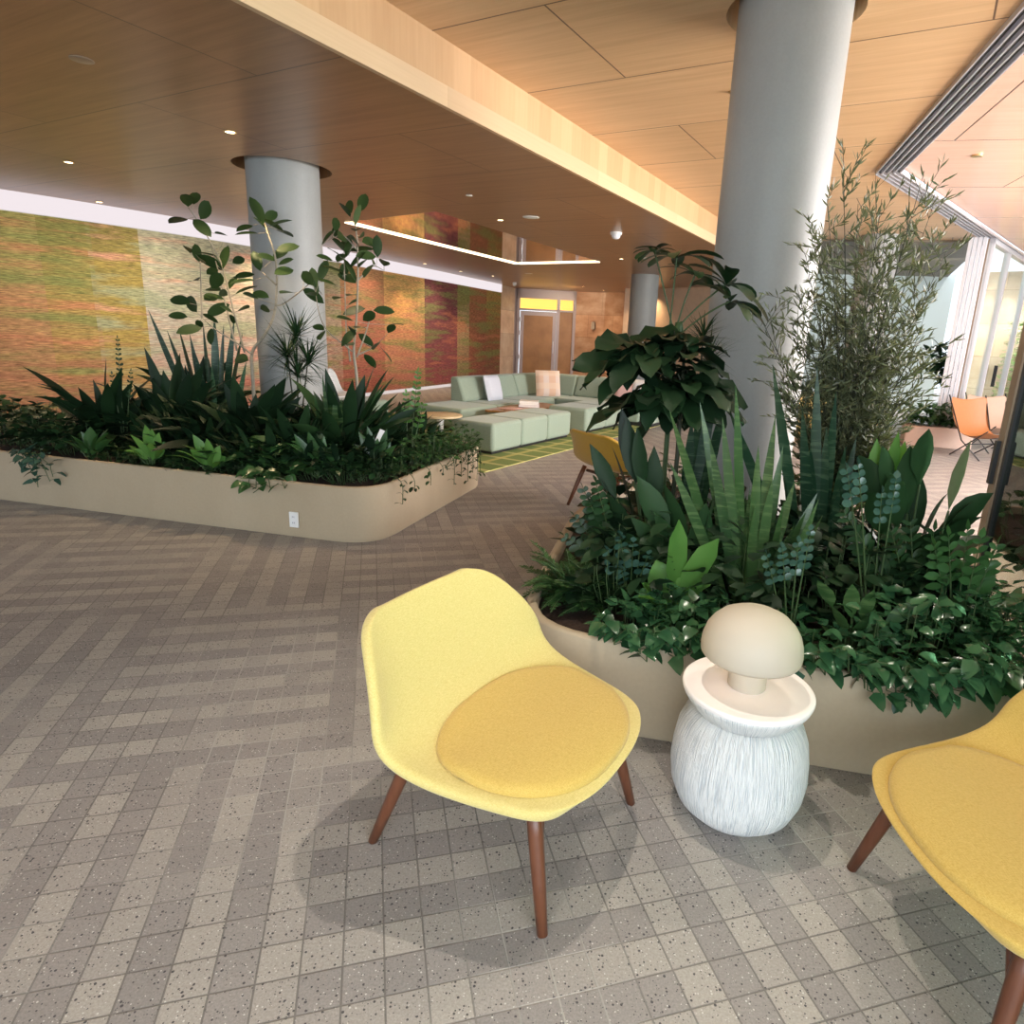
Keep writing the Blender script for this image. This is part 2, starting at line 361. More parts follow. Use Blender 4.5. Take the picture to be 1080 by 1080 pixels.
# ------------------------------------------------------------------ camera
cam=bpy.data.cameras.new('camera'); co=bpy.data.objects.new('camera',cam); C.objects.link(co); bpy.context.scene.camera=co
PITCH,ROLL=.2541,.0471
fw=Vector((0,math.cos(PITCH),-math.sin(PITCH))); up=Vector((0,math.sin(PITCH),math.cos(PITCH))); rt=Vector((1,0,0))
R2=math.cos(ROLL)*rt+math.sin(ROLL)*up; U2=-math.sin(ROLL)*rt+math.cos(ROLL)*up
mw=Matrix.Identity(4)
for i,c in enumerate((R2,U2,-fw)):
    for j in range(3): mw[j][i]=c[j]
mw.translation=(0,0,1.537); co.matrix_world=mw
cam.sensor_fit='HORIZONTAL'; cam.sensor_width=36; cam.lens=680.5/1080*36; cam.shift_x=-48/1080; cam.shift_y=-10/1080
cam.clip_start=.05; cam.clip_end=200

def catmull(P,n=8):
    P=[Vector(p) for p in P]; P=[2*P[0]-P[1]]+P+[2*P[-1]-P[-2]]; out=[]
    for i in range(1,len(P)-2):
        a,b,c,d=P[i-1:i+3]
        for k in range(n):
            t=k/n; out.append(.5*((2*b)+(c-a)*t+(2*a-5*b+4*c-d)*t*t+(3*b-a-3*c+d)*t**3))
    out.append(P[-2]); return out
def uv_ribbon(name, line, z0, z1, m, nz=1, metric=False):
    s=[0]
    for a,b in zip(line,line[1:]): s.append(s[-1]+(Vector(b)-Vector(a)).length)
    me=bpy.data.meshes.new(name); vs=[]; fs=[]; n=len(line)
    for k in range(nz+1):
        z=z0+(z1-z0)*k/nz; vs+=[(p[0],p[1],z) for p in line]
    for k in range(nz):
        for i in range(n-1): fs.append((k*n+i,k*n+i+1,(k+1)*n+i+1,(k+1)*n+i))
    me.from_pydata(vs,[],fs); ul=me.uv_layers.new(name='UVMap')
    for lp in me.loops:
        vi=lp.vertex_index; i=vi%n; k=vi//n
        ul.data[lp.index].uv=(s[i],z0+(z1-z0)*k/nz) if metric else (s[i]/s[-1],k/nz)
    me.materials.append(m); o=bpy.data.objects.new(name,me); C.objects.link(o); return o
def sk(o,label=None):
    o['kind']='structure'
    if label: o['label']=label
    return o

# ------------------------------------------------------------------ shell
f=MB(); f.box(-14,16,-4,26,-.12,0); struct('floor',f,M['tiles'])
WL=[tuple(p) for p in catmull([(-9.6,6.3),(-8.4,7.55),(-7.25,8.8),(-6.5,9.75),(-5.85,10.75),(-5.3,12),(-4.75,13.7),(-4.1,15.6),(-3.3,17.9),(-2.1,21.5)])]
sk(uv_ribbon('wall_left',[(p[0]-.05,p[1]+.02) for p in WL],0,3.02,M['white']))
mu=uv_ribbon('mural',WL,.075,2.75,M['mural'],6); tag(mu,'long woven mural in green, orange and maroon panels along the curved wall','mural')
# lit coves above and below the mural
cv=emit('cove_glow',(1,.90,.93),.74); cv2=emit('base_glow',(1,.86,.82),.6)
sk(uv_ribbon('trim_1',[(p[0]+.02,p[1]-.01) for p in WL],2.755,2.998,cv))
sk(uv_ribbon('baseboard_left',[(p[0]+.02,p[1]-.01) for p in WL],0,.072,cv2))
sk(uv_ribbon('wall_back',[(-2.14,21.45),(-1.78,23.0)],0,3.02,M['trav_pale'],1,True))
sk(uv_ribbon('wall_back.001',[(-1.78,23.0),(-1.70,23.05)],0,3.02,M['doorframe'],1,True))
sk(uv_ribbon('wall_back.002',[(.32,23.35),(1.30,23.0),(2.5,21.9)],0,3.02,M['trav'],1,True))
sk(uv_ribbon('wall_back.003',[(1.75,20.6),(2.3,20.8),(3.1,19.6),(4.2,18.3)],0,3.45,M['slats'],1,True))
sk(uv_ribbon('wall_right',[(4.2,18.3),(6.64,17.7),(9.6,17.0)],0,3.42,M['greywall'],1,True))
# soffit: low ceiling to the left of the fascia line
FD=Vector((.474,.8805,0)).normalized(); F0=Vector((-.9,4.89,0))
def fl(t,off=0): p=F0+FD*t+Vector((FD.y,-FD.x,0))*off; return (p.x,p.y)
def ring(c,r,n=40): return [(c[0]+r*math.cos(2*PI*k/n),c[1]+r*math.sin(2*PI*k/n)) for k in range(n)]
def flat_with_holes(name, poly, holes, z, m, thick=.02):
    bm=bmesh.new(); es=[]
    for lp in [poly]+holes:
        vs=[bm.verts.new((x,y,z)) for x,y in lp]
        es+=[bm.edges.new((vs[i],vs[(i+1)%len(vs)])) for i in range(len(vs))]
    r=bmesh.ops.triangle_fill(bm,edges=es,use_beauty=True,use_dissolve=False)
    for fc in bm.faces:
        if fc.normal.z>0: fc.normal_flip()
    me=bpy.data.meshes.new(name); bm.to_mesh(me); bm.free(); me.materials.append(m)
    o=bpy.data.objects.new(name,me); C.objects.link(o); o['kind']='structure'; return o
COL1=(-2.86,6.95); COL2=(1.235,4.33); CR=.34
REC=[(-3.30,10.20),(-1.74,8.96),(.61,13.82),(-1.14,14.95)]
soff=[fl(-9.5),(-14,-3.5),(-14,5)]+[(p[0]-.1,p[1]+.1) for p in WL[4:]]+[(-1.9,23.4),(.4,23.6),(2.6,22.3),(4.3,18.6),fl(13.5)]
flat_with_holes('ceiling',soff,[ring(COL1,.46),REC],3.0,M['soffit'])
m=MB(); m.strip(ring(COL1,.46)+[ring(COL1,.46)[0]],3.0,3.25); m.add([(x,y,3.25) for x,y in ring(COL1,.46)],[tuple(range(40))]); struct('trim_2',m,M['soffit'])
# mirrored recess with its lit edge
m=MB(); m.add([(x,y,3.004) for x,y in REC],[(0,1,2,3)]); o=m.build('mirror_ceiling_panel',M['mirror']); tag(o,'polished mirror panel recessed in the wood ceiling reflecting the mural','mirror')
m=MB(); m.strip([REC[3],REC[0],REC[1],REC[2],REC[3]],3.0,3.06); struct('trim_3',m,M['soffit'])
led=emit('led_warm',(1,.84,.55),3.2)
def led_bar(a,b,label):
    a=Vector((*a,3.0)); b=Vector((*b,3.0)); d=(b-a).normalized(); nrm=Vector((-d.y,d.x,0))
    mm=MB(); c=[a-nrm*.035,a+nrm*.035,b+nrm*.035,b-nrm*.035]
    mm.add([tuple(p+Vector((0,0,-.0005))) for p in c]+[tuple(p+Vector((0,0,-.014))) for p in c],[(0,1,2,3),(7,6,5,4),(0,4,5,1),(1,5,6,2),(2,6,7,3),(3,7,4,0)])
    tag(mm.build('mirror_light_strip',led),label,'light strip')
led_bar(REC[0],REC[3],'long warm linear light along the mural side of the ceiling mirror')
led_bar((REC[3][0]+.06,REC[3][1]-.04),REC[2],'short warm linear light along the far door end of the ceiling mirror')
# fascia between the two ceilings
fp=[fl(t) for t in (-9.5,-6,-3,0,3,6,9,13.5)]
sk(uv_ribbon('trim_4',fp,3.12,3.42,M['fascia'],1,True))
fp2=[fl(t,.018) for t in (-9.5,-6,-3,0,3,6,9,13.5)]
sk(uv_ribbon('trim_5',fp2,2.995,3.125,M['fascia_edge'],1,True))
m=MB(); m.add([(*fl(-9.5,-.02),2.996),(*fl(13.5,-.02),2.996),(*fl(13.5,.019),2.996),(*fl(-9.5,.019),2.996)],[(0,1,2,3)]); struct('trim_6',m,M['fascia_edge'])
# high ceiling, far soffit with shade put into its colour, terrace ceiling
T0=Vector((2.39,4.08,0)); T1=Vector((3.26,7.68,0)); T2=Vector((6.62,11.28,0))
d1=(T1-T0).normalized(); d2=(T2-T1).normalized()
TB=T0-d1*7.4; T3=T2+d2*6.5
hi=[fl(-9.5),(TB.x,TB.y),(T1.x,T1.y),(T2.x,T2.y),(7.0,11.7),(3.6,12.6),fl(9)]
flat_with_holes('ceiling.001',hi,[ring(COL2,.385)],3.4,M['ceil'])
m=MB(); m.strip(ring(COL2,.385)+[ring(COL2,.385)[0]],3.4,3.6); m.add([(x,y,3.6) for x,y in ring(COL2,.385)],[tuple(range(40))]); struct('trim_7',m,M['ceil'])
mm=MB(); mm.strip([fl(9),(3.6,12.6),(7.0,11.7)],3.365,3.43); struct('trim_8',mm,M['shadedsoffit'])
flat_with_holes('ceiling.002',[fl(9),(3.6,12.6),(7.0,11.7),(9.5,17.2),(4,19.2),fl(13.5)],[],3.37,M['shadedsoffit'])
n1=Vector((d1.y,-d1.x,0)); n2=Vector((d2.y,-d2.x,0)); W=.24
def xy(p): return (p.x,p.y)
# mitred inner corner of the track
Ti=T1+n1*W+d1*(W*math.tan(.5*math.acos(d1.dot(d2)))*-1+.0)
Ti=T1+(n1+n2).normalized()*(W/math.cos(.5*math.acos(d1.dot(d2))))
terr=[xy(TB+n1*W),xy(Ti),xy(T3+n2*W),(15,14),(15,6),(9,-3.5)]
flat_with_holes('ceiling.003',terr,[],3.42,M['terr'])
tr=empty('door_track',(T1.x,T1.y,3.3),0,'dark four-rail sliding door track bent across the ceiling','door track')
def tpath(o,z): 
    k=1/math.cos(.5*math.acos(d1.dot(d2))); c=T1+(n1+n2).normalized()*(o*k)
    return [TB+n1*o+Vector((0,0,z)),c+Vector((0,0,z)),T3+n2*o+Vector((0,0,z))]
def ribbon(mm,o0,o1,z):
    a=tpath(o0,z); b=tpath(o1,z); mm.add([*a,*b],[(0,1,4,3),(1,2,5,4)])
def wallrib(mm,o,z0,z1):
    a=tpath(o,z0); b=tpath(o,z1); mm.add([*a,*b],[(0,1,4,3),(1,2,5,4)])
inv=Matrix.Translation(-Vector((T1.x,T1.y,3.3)))
def tb(mm,name,m):
    mm.v=[tuple(inv@Vector(p)) for p in mm.v]; return mm.build(name,m,tr)
mm=MB(); ribbon(mm,0,W,3.40); tb(mm,'channel',M['black'])
for k in range(5):
    mm=MB(); o0=k*W/4.15
    ribbon(mm,o0,o0+.012,3.365); wallrib(mm,o0,3.365,3.40); wallrib(mm,o0+.012,3.365,3.40)
    tb(mm,'rail',M['alu'])

# columns
def column(name,c,z0,z1,r=CR):
    mm=MB(); mm.lathe([(r,z0),(r,z0+.01),(r,z1-.01),(r,z1)],64,(c[0],c[1],0)); o=mm.build(name,M['concrete'],auto=40); o['kind']='structure'; return o
column('column',COL1,0,3.24); column('column.001',COL2,0,3.6,.318)
column('column.002',(1.83,16.2),0,3.0,.33); column('column.003',(5.25,11.75),0,3.4,.31)

# far glazed entrance: frame, door leaf, panes
D=empty('door_1',(-1.70,23.05,0),math.atan2(.30,2.02)); D['kind']='structure'
def dbox(name,x0,x1,z0,z1,m,y0=-.05,y1=.05,par=D): 
    mm=MB(); mm.box(x0,x1,y0,y1,z0,z1); return mm.build(name,m,par)
Wd=2.04
mm=MB()
for a in ((0,.10,0,3.0),(Wd-.1,Wd,0,3.0),(1.38,1.48,0,2.7),(0,Wd,2.7,3.0),(.1,Wd-.1,2.30,2.36)): mm.box(a[0],a[1],-.08,.08,a[2],a[3])
mm.build('frame',M['doorframe'],D)
dbox('transom_glass',.1,Wd-.1,2.36,2.7,M['amber_lit'],.02,.04)
lf=empty('door_leaf'); lf.parent=D; lf['kind']='structure'
mm=MB()
for a in ((.12,.24,0,2.28),(1.24,1.36,0,2.28),(.24,1.24,2.14,2.28),(.24,1.24,0,.2)): mm.box(a[0],a[1],-.11,-.05,a[2],a[3])
mm.build('leaf_frame',M['doorframe'],lf); dbox('pane',.24,1.24,.2,2.14,M['amber'],-.09,-.07,lf)
mm=MB(); mm.tube([(1.27,-.16,.9),(1.27,-.16,1.3)],.015); mm.tube([(1.27,-.16,.95),(1.27,-.1,.95)],.01); mm.tube([(1.27,-.16,1.25),(1.27,-.1,1.25)],.01); mm.build('handle',M['alu'],lf)
for z in (2.0,1.55,.75):
    mm=MB(); mm.tube([(.12,-.13,z-.07),(.12,-.13,z+.07)],.025); mm.build('hinge',M['alu'],lf)
dbox('sidelight',1.48,Wd-.1,.0,2.3,M['amber'],-.01,.01)
mm=MB(); mm.box(.87,.99,22.99,23.09,1.78,2.02); o=mm.build('card_reader',M['bronze']); tag(o,'small brown plate on the stone wall beside the far entrance','wall plate')
mm=MB(); mm.lathe([(.0,.0),(.06,.0),(.06,-.05),(.05,-.09),(.0,-.11)],20,(-1.60,20.4,2.9998)); o=mm.build('ceiling_camera',M['white'],auto=40); tag(o,'white dome security camera on the ceiling above the entrance','camera')

# sliding panels: stacked leaves at the far post, fixed glazing beyond, near leaf at right
ps=empty('window_1',(T2.x,T2.y,0),math.atan2(d2.y,d2.x)); ps['kind']='structure'
for k in range(4):
    mm=MB(); y=.12-k*.062; x=-.06+k*.03
    mm.box(x,x+.075,y-.05,y,.0,3.38); mm.build('stile',M['alu_matte'],ps)
# gasket gap and glazing beyond
mm=MB(); mm.box(.165,.185,-.125,-.085,0,3.38); mm.build('gasket',M['bronze'],ps)
mm=MB(); mm.box(.20,6.4,-.16,-.14,.08,3.32); mm.build('pane',M['glass'],ps)
for x in (.20,1.55,3.6,5.9):
    mm=MB(); mm.box(x,x+.07,-.2,-.1,0,3.38); mm.build('mullion',M['alu_matte'],ps)
mm=MB(); mm.box(.2,6.4,-.2,-.1,3.3,3.4); mm.box(.2,6.4,-.2,-.1,0,.08); mm.build('rail',M['alu_matte'],ps)
mm=MB(); mm.box(2.16,2.20,-.26,-.2,.95,1.35); mm.build('handle',M['black'],ps)
a1=math.atan2(d1.y,d1.x); st=T0+d1*(-.80)+n1*.06
gp=empty('door_2',(st.x,st.y,0),a1); gp['kind']='structure'
for k,(x1,y) in enumerate(((0,-.0),(.0,-.09))):
    mm=MB(); mm.box(-.075,0,y-.03,y+.03,0.012,3.36); mm.build('stile',M['bronze'],gp)
    mm=MB(); mm.box(-.10,-.075,y-.02,y+.02,0.012,3.36); mm.build('gasket',M['black'],gp)
    mm=MB(); mm.box(-3.4,-.10,y-.006,y+.006,.1,3.28); mm.build('pane',M['glass_green'],gp)
    mm=MB(); mm.box(-3.4,-.1,y-.025,y+.025,.012,.1); mm.box(-3.4,-.1,y-.025,y+.025,3.28,3.36); mm.build('rail',M['bronze'],gp)
mm=MB(); mm.box(-.05,-.02,.03,.05,.9,1.12); mm.build('pull',M['black'],gp)

# beyond the glazing: stone wall, greenery panel, pale building
def ribbon_wall(name,a,b,z,m): 
    o=uv_ribbon(name,[a,b],0,z,m,1,True); return o
sk(ribbon_wall('wall_outside',(9.7,16.0),(12.5,13.4),3.4,M['trav_pale']))
# ------------------------------------------------------------------ planters
def arc_poly(P, rs, n=8):
    """polygon with rounded corners"""
    out=[]; N=len(P)
    for i in range(N):
        a,b,c=Vector(P[i-1]),Vector(P[i]),Vector(P[(i+1)%N]); r=rs[i] if isinstance(rs,(list,tuple)) else rs
        u=(a-b).normalized(); w=(c-b).normalized(); r=min(r,.48*(a-b).length,.48*(c-b).length)
        p,q=b+u*r,b+w*r
        for k in range(n+1):
            t=k/n; out.append(tuple((1-t)**2*p+2*t*(1-t)*b+t*t*q))
    return out
def inset(P,d):
    out=[]; N=len(P)
    for i in range(N):
        a,b,c=Vector(P[i-1]),Vector(P[i]),Vector(P[(i+1)%N])
        t=((b-a).normalized()+(c-b).normalized()).normalized(); out.append(tuple(b+Vector((-t.y,t.x))*d))
    return out
def planter(name, poly, h, rim, label, z_soil):
    e=empty(name,(0,0,0),0,label,'planter')
    n=len(poly); inn=inset(poly,rim); mm=MB()
    b=[(*p,.0) for p in inset(poly,.012)]; b2=[(*p,.02) for p in inset(poly,.012)]; o0=[(*p,.021) for p in poly]; o1=[(*p,h-.012) for p in poly]; o2=[(*p,h) for p in inset(poly,.012)]
    i1=[(*p,h) for p in inset(poly,rim-.012)]; i2=[(*p,h-.012) for p in inn]; i3=[(*p,z_soil-.05) for p in inn]
    R_=[b,b2,o0,o1,o2,i1,i2,i3]; mm.add([p for r in R_ for p in r],[(k*n+i,k*n+(i+1)%n,(k+1)*n+(i+1)%n,(k+1)*n+i) for k in range(len(R_)-1) for i in range(n)])
    mm.build('body',M['plaster'],e,auto=50)
    mm=MB(); mm.add([(*p,z_soil) for p in inset(poly,rim-.004)],[tuple(range(n))]); mm.build('soil',M['soil'],e)
    return e
P1=arc_poly([(-6.6,5.58),(-1.30,4.40),(-.80,6.45),(-1.65,7.5),(-4.3,7.7),(-6.9,6.2)],[.4,.34,.12,.8,.8,.5])
P2=arc_poly([(-.17,2.36),(1.74,1.975),(2.14,4.2),(2.1,5.4),(1.0,5.5),(.15,4.5)],[.42,.03,.4,.6,.5,.6])
planter('planter',P1,.415,.05,'large tan plaster planter bed at left around a concrete column',.36)
planter('planter',P2,.40,.05,'tan plaster planter bed behind the white side table around a concrete column',.345)
# small tan wall seen past the left planter
mm=MB(); mm.prism([(-8.0,7.4),(-6.9,7.1),(-5.75,6.98),(-6.6,7.55),(-7.6,7.95)],0,.3); o=mm.build('planter_ledge',M['plaster'],bevel=.015); tag(o,'low tan plaster ledge at left behind the trailing ivy','ledge')

# ------------------------------------------------------------------ yellow lounge chairs
def shell_surface(off=0, cols=13):
    # d, z, half width, edge forward wrap, edge lift
    rows=[(.376,.360,.13,-.010,0),(.370,.367,.215,-.022,0),(.345,.374,.285,-.03,.002),(.30,.379,.322,-.03,.002),(.22,.384,.345,-.01,.004),(.10,.386,.372,0,.008),(-.02,.388,.398,0,.018),
          (-.11,.400,.415,.0,.035),(-.175,.440,.418,.035,.035),(-.222,.500,.408,.075,.02),(-.262,.570,.384,.088,.01),(-.298,.635,.352,.078,.004),(-.330,.690,.318,.058,0),(-.352,.722,.278,.04,0),(-.362,.736,.20,.02,0)]
    return rows
def make_chair(name,label,body,pad,group=None):
    e=empty(name,(0,0,0),0,label,'chair',group)
    rows=shell_surface(); n=15; mm=MB()
    for d,z,hw,wr,li in rows:
        for k in range(n):
            t=-1+2*k/(n-1); s=math.sin(t*PI/2)*.35+t*.65
            mm.v.append((d+wr*abs(t)**2.2, s*hw, z+li*abs(t)**3))
    for i in range(len(rows)-1):
        for k in range(n-1): mm.f.append((i*n+k,(i+1)*n+k,(i+1)*n+k+1,i*n+k+1))
    mm.f=[tuple(reversed(q)) for q in mm.f]
    o=mm.build('shell',body,e,smooth=True)
    so=o.modifiers.new('solid','SOLIDIFY'); so.thickness=.034; so.offset=-1
    sb=o.modifiers.new('sub','SUBSURF'); sb.levels=2; sb.render_levels=2
    # oval seat pad
    mm=MB(); N=48
    def outline(a,k=1.0):
        x=math.cos(a); y=math.sin(a)
        d=.105+(.247*k)*math.copysign(abs(x)**.86,x); w=(.325*k)*math.copysign(abs(y)**.82,y)*(1-.10*x)
        return d,w
    prof=[(1.0,-.004),(1.010,.006),(1.004,.015),(.98,.022),(.91,.027),(.75,.031),(.5,.034),(.2,.035)]
    for k,h in prof:
        for i in range(N):
            d,w=outline(2*PI*i/N,k)
            zz=.386+h*1.0; zz+= .012*max(0,(abs(w)-.2)/.12)**2*(1 if d<.1 else .3)
            if d<-.02: zz+=.35*( -.02-d)**1.4
            if d>.2: zz-= .10*(d-.2)
            mm.v.append((d,w,zz))
    for r in range(len(prof)-1):
        for i in range(N): mm.f.append((r*N+i,r*N+(i+1)%N,(r+1)*N+(i+1)%N,(r+1)*N+i))
    mm.f.append(tuple((len(prof)-1)*N+i for i in range(N)))
    mm.build('seat_pad',pad,e,smooth=True)
    # underframe and legs
    mm=MB()
    mm.tube([(.20,-.24,.325),(.20,.24,.325)],.016,8); mm.tube([(-.14,-.24,.33),(-.14,.24,.33)],.016,8)
    mm.tube([(.20,-.15,.325),(-.14,-.15,.33)],.014,8); mm.tube([(.20,.15,.325),(-.14,.15,.33)],.014,8)
    mm.build('underframe',M['walnut'],e,smooth=True)
    for sx,top,foot in ((1,(.225,.235,.345),(.305,.295,0)),(1,(.225,-.235,.345),(.305,-.295,0)),(0,(-.17,.24,.375),(-.305,.295,0)),(0,(-.17,-.24,.375),(-.305,-.295,0))):
        mm=MB(); a=Vector(top); b=Vector(foot)
        mm.tube([a,a.lerp(b,.25),a.lerp(b,.6),b],[.021,.0215,.019,.0145],14)
        if sx:
            s=math.copysign(1,top[1]); c=a.lerp(b,.42)
            mm.tube([c,(.21,s*.16,.335)],[.012,.013],10)
        mm.build('leg',M['walnut'],e,smooth=True)
    return e
CH='yellow lounge chairs'
c1=make_chair('lounge_chair','yellow fabric lounge chair standing alone left of the white side table',M['yellow'],M['yellow_pad'],CH)
c1.location=(-.1105,1.77,0); c1.rotation_euler=(0,0,rad(-28.9))
c2=dup(c1,(1.27,1.36,0),rad(183),'yellow fabric lounge chair cut off at the right, facing the side table',CH)
for ch in c2.children:
    if ch.name.startswith('shell'): ch.data=ch.data.copy(); ch.data.materials[0]=M['yellow_pad']
c3=dup(c1,(.52,5.80,0),rad(38),'shaded yellow lounge chair seen from behind past the planter, toward the sofas',CH)
for ch in c3.children:
    if ch.name.startswith('shell'): ch.data=ch.data.copy(); ch.data.materials[0]=M['shaded_yellow']

# ------------------------------------------------------------------ side table and lamp
TX,TY=.645,1.885
e=empty('side_table',(TX,TY,0),0,'white carved round side table with a wide disc top','side table'); e.scale=(1.04,1.04,1.06)
mm=MB(); mm.lathe([(.0,.0),(.10,.0),(.145,.012),(.185,.05),(.207,.105),(.214,.165),(.210,.225),(.200,.285),(.184,.325),(.165,.348),(.150,.358)],72); mm.build('base',M['carved'],e,smooth=True)
mm=MB(); mm.lathe([(.150,.356),(.160,.366),(.180,.390),(.194,.412),(.199,.424)],72); mm.build('collar',M['carved'],e,smooth=True)
mm=MB(); mm.lathe([(.199,.4235),(.2008,.431),(.1998,.4365),(.197,.439),(.195,.4392),(.0,.4392)],72); mm.build('table_top',M['tableplaster'],e,auto=40)
e=empty('table_lamp',(TX-.005,TY+.0,.4656),0,'beige mushroom lamp with a dome shade on the white side table','lamp'); e.scale=(1.02,1.02,1.0)
mm=MB(); mm.lathe([(.057,.0),(.059,.003),(.059,.115),(.056,.14),(.0,.14)],48); mm.build('base',M['lamp'],e,auto=40)
mm=MB(); DZ=.012
mm.lathe([(r_,z_+DZ) for r_,z_ in [(.140,.100),(.148,.097),(.1535,.104),(.155,.122),(.152,.150),(.143,.180),(.127,.206),(.103,.229),(.071,.245),(.036,.254),(.0,.257)]],64,cap=False); mm.lathe([(r_,z_+DZ) for r_,z_ in [(.140,.100),(.144,.125),(.140,.155),(.117,.198),(.07,.228),(.0,.241)]],64,cap=False); mm.build('lamp_shade',M['lamp'],e,smooth=True)
mm=MB(); mm.lathe([(.0,.14),(.02,.145),(.03,.165),(.02,.19),(.0,.195)],20); mm.build('bulb',emit('bulb_warm',(1,.62,.28),2),e,smooth=True)

# ------------------------------------------------------------------ outlet and tag
e=empty('power_outlet',(-1.925,4.530,.137),math.atan2(-1.18,5.3),'white power outlet plate on the front of the left planter','power outlet')
mm=MB(); mm.box(-.036,.036,-.008,.004,-.058,.058); mm.build('plate',M['white'],e,bevel=.003)
for z in (-.022,.022):
    mm=MB(); mm.box(-.017,.017,-.011,-.007,z-.014,z+.014); q=mm.build('socket',M['cushion_white'],e,bevel=.002)
    mm=MB(); mm.box(-.008,-.005,-.0115,-.0105,z-.005,z+.006); mm.box(.005,.008,-.0115,-.0105,z-.005,z+.006); mm.build('slot',M['black'],q)
# ------------------------------------------------------------------ lounge group in the room's axes
A0=Vector((-.86,8.12,0)); u3=Vector((*U,0)); w3=Vector((-U[1],U[0],0))   # u along the row, w to the far left
RZ=math.atan2(U[1],U[0])
def L2(a,b,z=0): p=A0+u3*a+w3*b; return (p.x,p.y,z)
mm=MB(); 
c=[L2(-.9,-.52),L2(9.5,-.52),L2(9.5,3.7),L2(-.9,3.7)]; mm.prism([(p[0],p[1]) for p in c],.0005,.012); o=mm.build('rug',M['rug']); tag(o,'large green and yellow plaid rug under the sofas','rug')
def cushion_box(name,x0,x1,y0,y1,z0,z1,par,bv=.05):
    mm=MB(); mm.box(x0,x1,y0,y1,z0,z1); return mm.build(name,M['sage'],par,bevel=bv)
def ottoman(a,b,n,label,w=.66,seg=.70,h=.40):
    e=empty('ottoman',L2(a,b,.012),RZ,label,'ottoman','sage green ottoman benches')
    for k in range(n): cushion_box('seat',k*seg+.003,(k+1)*seg-.003,0,w,.03,h,e,.045)
    mm=MB(); mm.box(.04,n*seg-.04,.04,w-.04,0,.04); mm.build('plinth',M['black'],e)
    return e
ottoman(0,0,3,'sage green three-section bench nearest the left planter, on the rug edge')
ottoman(2.57,-.02,2,'sage green three-section bench half behind the tall leafy plant',seg=.76,w=.72)
ottoman(.35,2.75,1,'sage green bench end just right of the left planter foliage',w=.7)
SW=.95
e=empty('sofa',L2(1.2,1.42,.012),RZ,'sage green corner sofa with cushions beside the coffee table','sofa')
for k,(x0,x1) in enumerate(((0,.98),(.98,1.95),(1.95,2.9))): cushion_box('seat',x0+.003,x1-.003,0,SW,.06,.36,e)
for x0,x1 in ((.9,1.75),(1.75,2.6),(2.6,3.55)):
    mm=MB(); mm.add([(x0+.004,SW-.32,.37),(x1-.004,SW-.32,.37),(x1-.004,SW,.2),(x0+.004,SW,.2),(x0+.004,SW-.17,.76),(x1-.004,SW-.17,.76),(x1-.004,SW,.76),(x0+.004,SW,.76)],[(0,3,2,1),(4,5,6,7),(0,1,5,4),(1,2,6,5),(2,3,7,6),(3,0,4,7)])
    mm.build('backrest',M['sage'],e,bevel=.04)
X0=2.92
for y0,y1 in ((.05,.95),(-.85,.05),(-1.72,-.85)): cushion_box('seat',X0+.003,X0+SW,y0+.003,y1-.003,.06,.36,e)
for y0,y1 in ((-.02,.62),(-.92,-.02),(-1.72,-.92)):
    x=X0+SW
    mm=MB(); mm.add([(x-.32,y0+.004,.37),(x,y0+.004,.2),(x,y1-.004,.2),(x-.32,y1-.004,.37),(x-.17,y0+.004,.76),(x,y0+.004,.76),(x,y1-.004,.76),(x-.17,y1-.004,.76)],[(0,3,2,1),(4,5,6,7),(0,1,5,4),(1,2,6,5),(2,3,7,6),(3,0,4,7)])
    mm.build('backrest',M['sage'],e,bevel=.04)
mm=MB(); mm.box(X0+.02,X0+SW,-2.0,-1.725,.06,.56); mm.build('armrest',M['sage'],e,bevel=.05)
mm=MB(); mm.box(.05,X0+SW-.05,.05,SW-.05,0,.07); mm.box(X0+.05,X0+SW-.05,-1.95,.05,0,.07); mm.build('plinth',M['black'],e)
def pillow(loc,rz,tilt,s,m,label,th=.14):
    n=12; mm=MB()
    for side in (1,-1):
        for i in range(n+1):
            for j in range(n+1):
                x=-1+2*i/n; z=-1+2*j/n
                r=max(0,(1-x**4)*(1-z**4))**.5; pin=1-.06*(1-abs(x))*(abs(z))-.0
                mm.v.append((x*s/2*(1-.05*(1-x*x)*0-.05*(z*z)*(1-abs(x)*.0)*0),side*th/2*r,z*s/2))
    o=(n+1)*(n+1)
    for i in range(n):
        for j in range(n):
            a=i*(n+1)+j; q=(a,a+1,a+n+2,a+n+1); mm.f.append(q); mm.f.append(tuple(o+k for k in reversed(q)))
    ob=mm.build('cushion',m,smooth=True); ob.location=loc; ob.rotation_euler=(tilt,0,rz); return tag(ob,label,'cushion','sofa cushions')
pillow(L2(2.75,1.93,.585),RZ,rad(-16),.44,M['cushion_blue'],'white and blue striped cushion on the left arm of the corner sofa')
pillow(L2(4.3,1.72,.615),RZ-rad(40),rad(-14),.50,M['cushion_plaid'],'peach plaid cushion in the corner of the sofa')
pillow(L2(4.62,.22,.545),RZ-rad(75),rad(-20),.40,M['cushion_pink'],'pink cushion toward the right end of the corner sofa')
pillow(L2(4.65,-.12,.575),RZ-rad(88),rad(-16),.46,M['cushion_white'],'white cushion at the right end of the sofa behind the pink one')
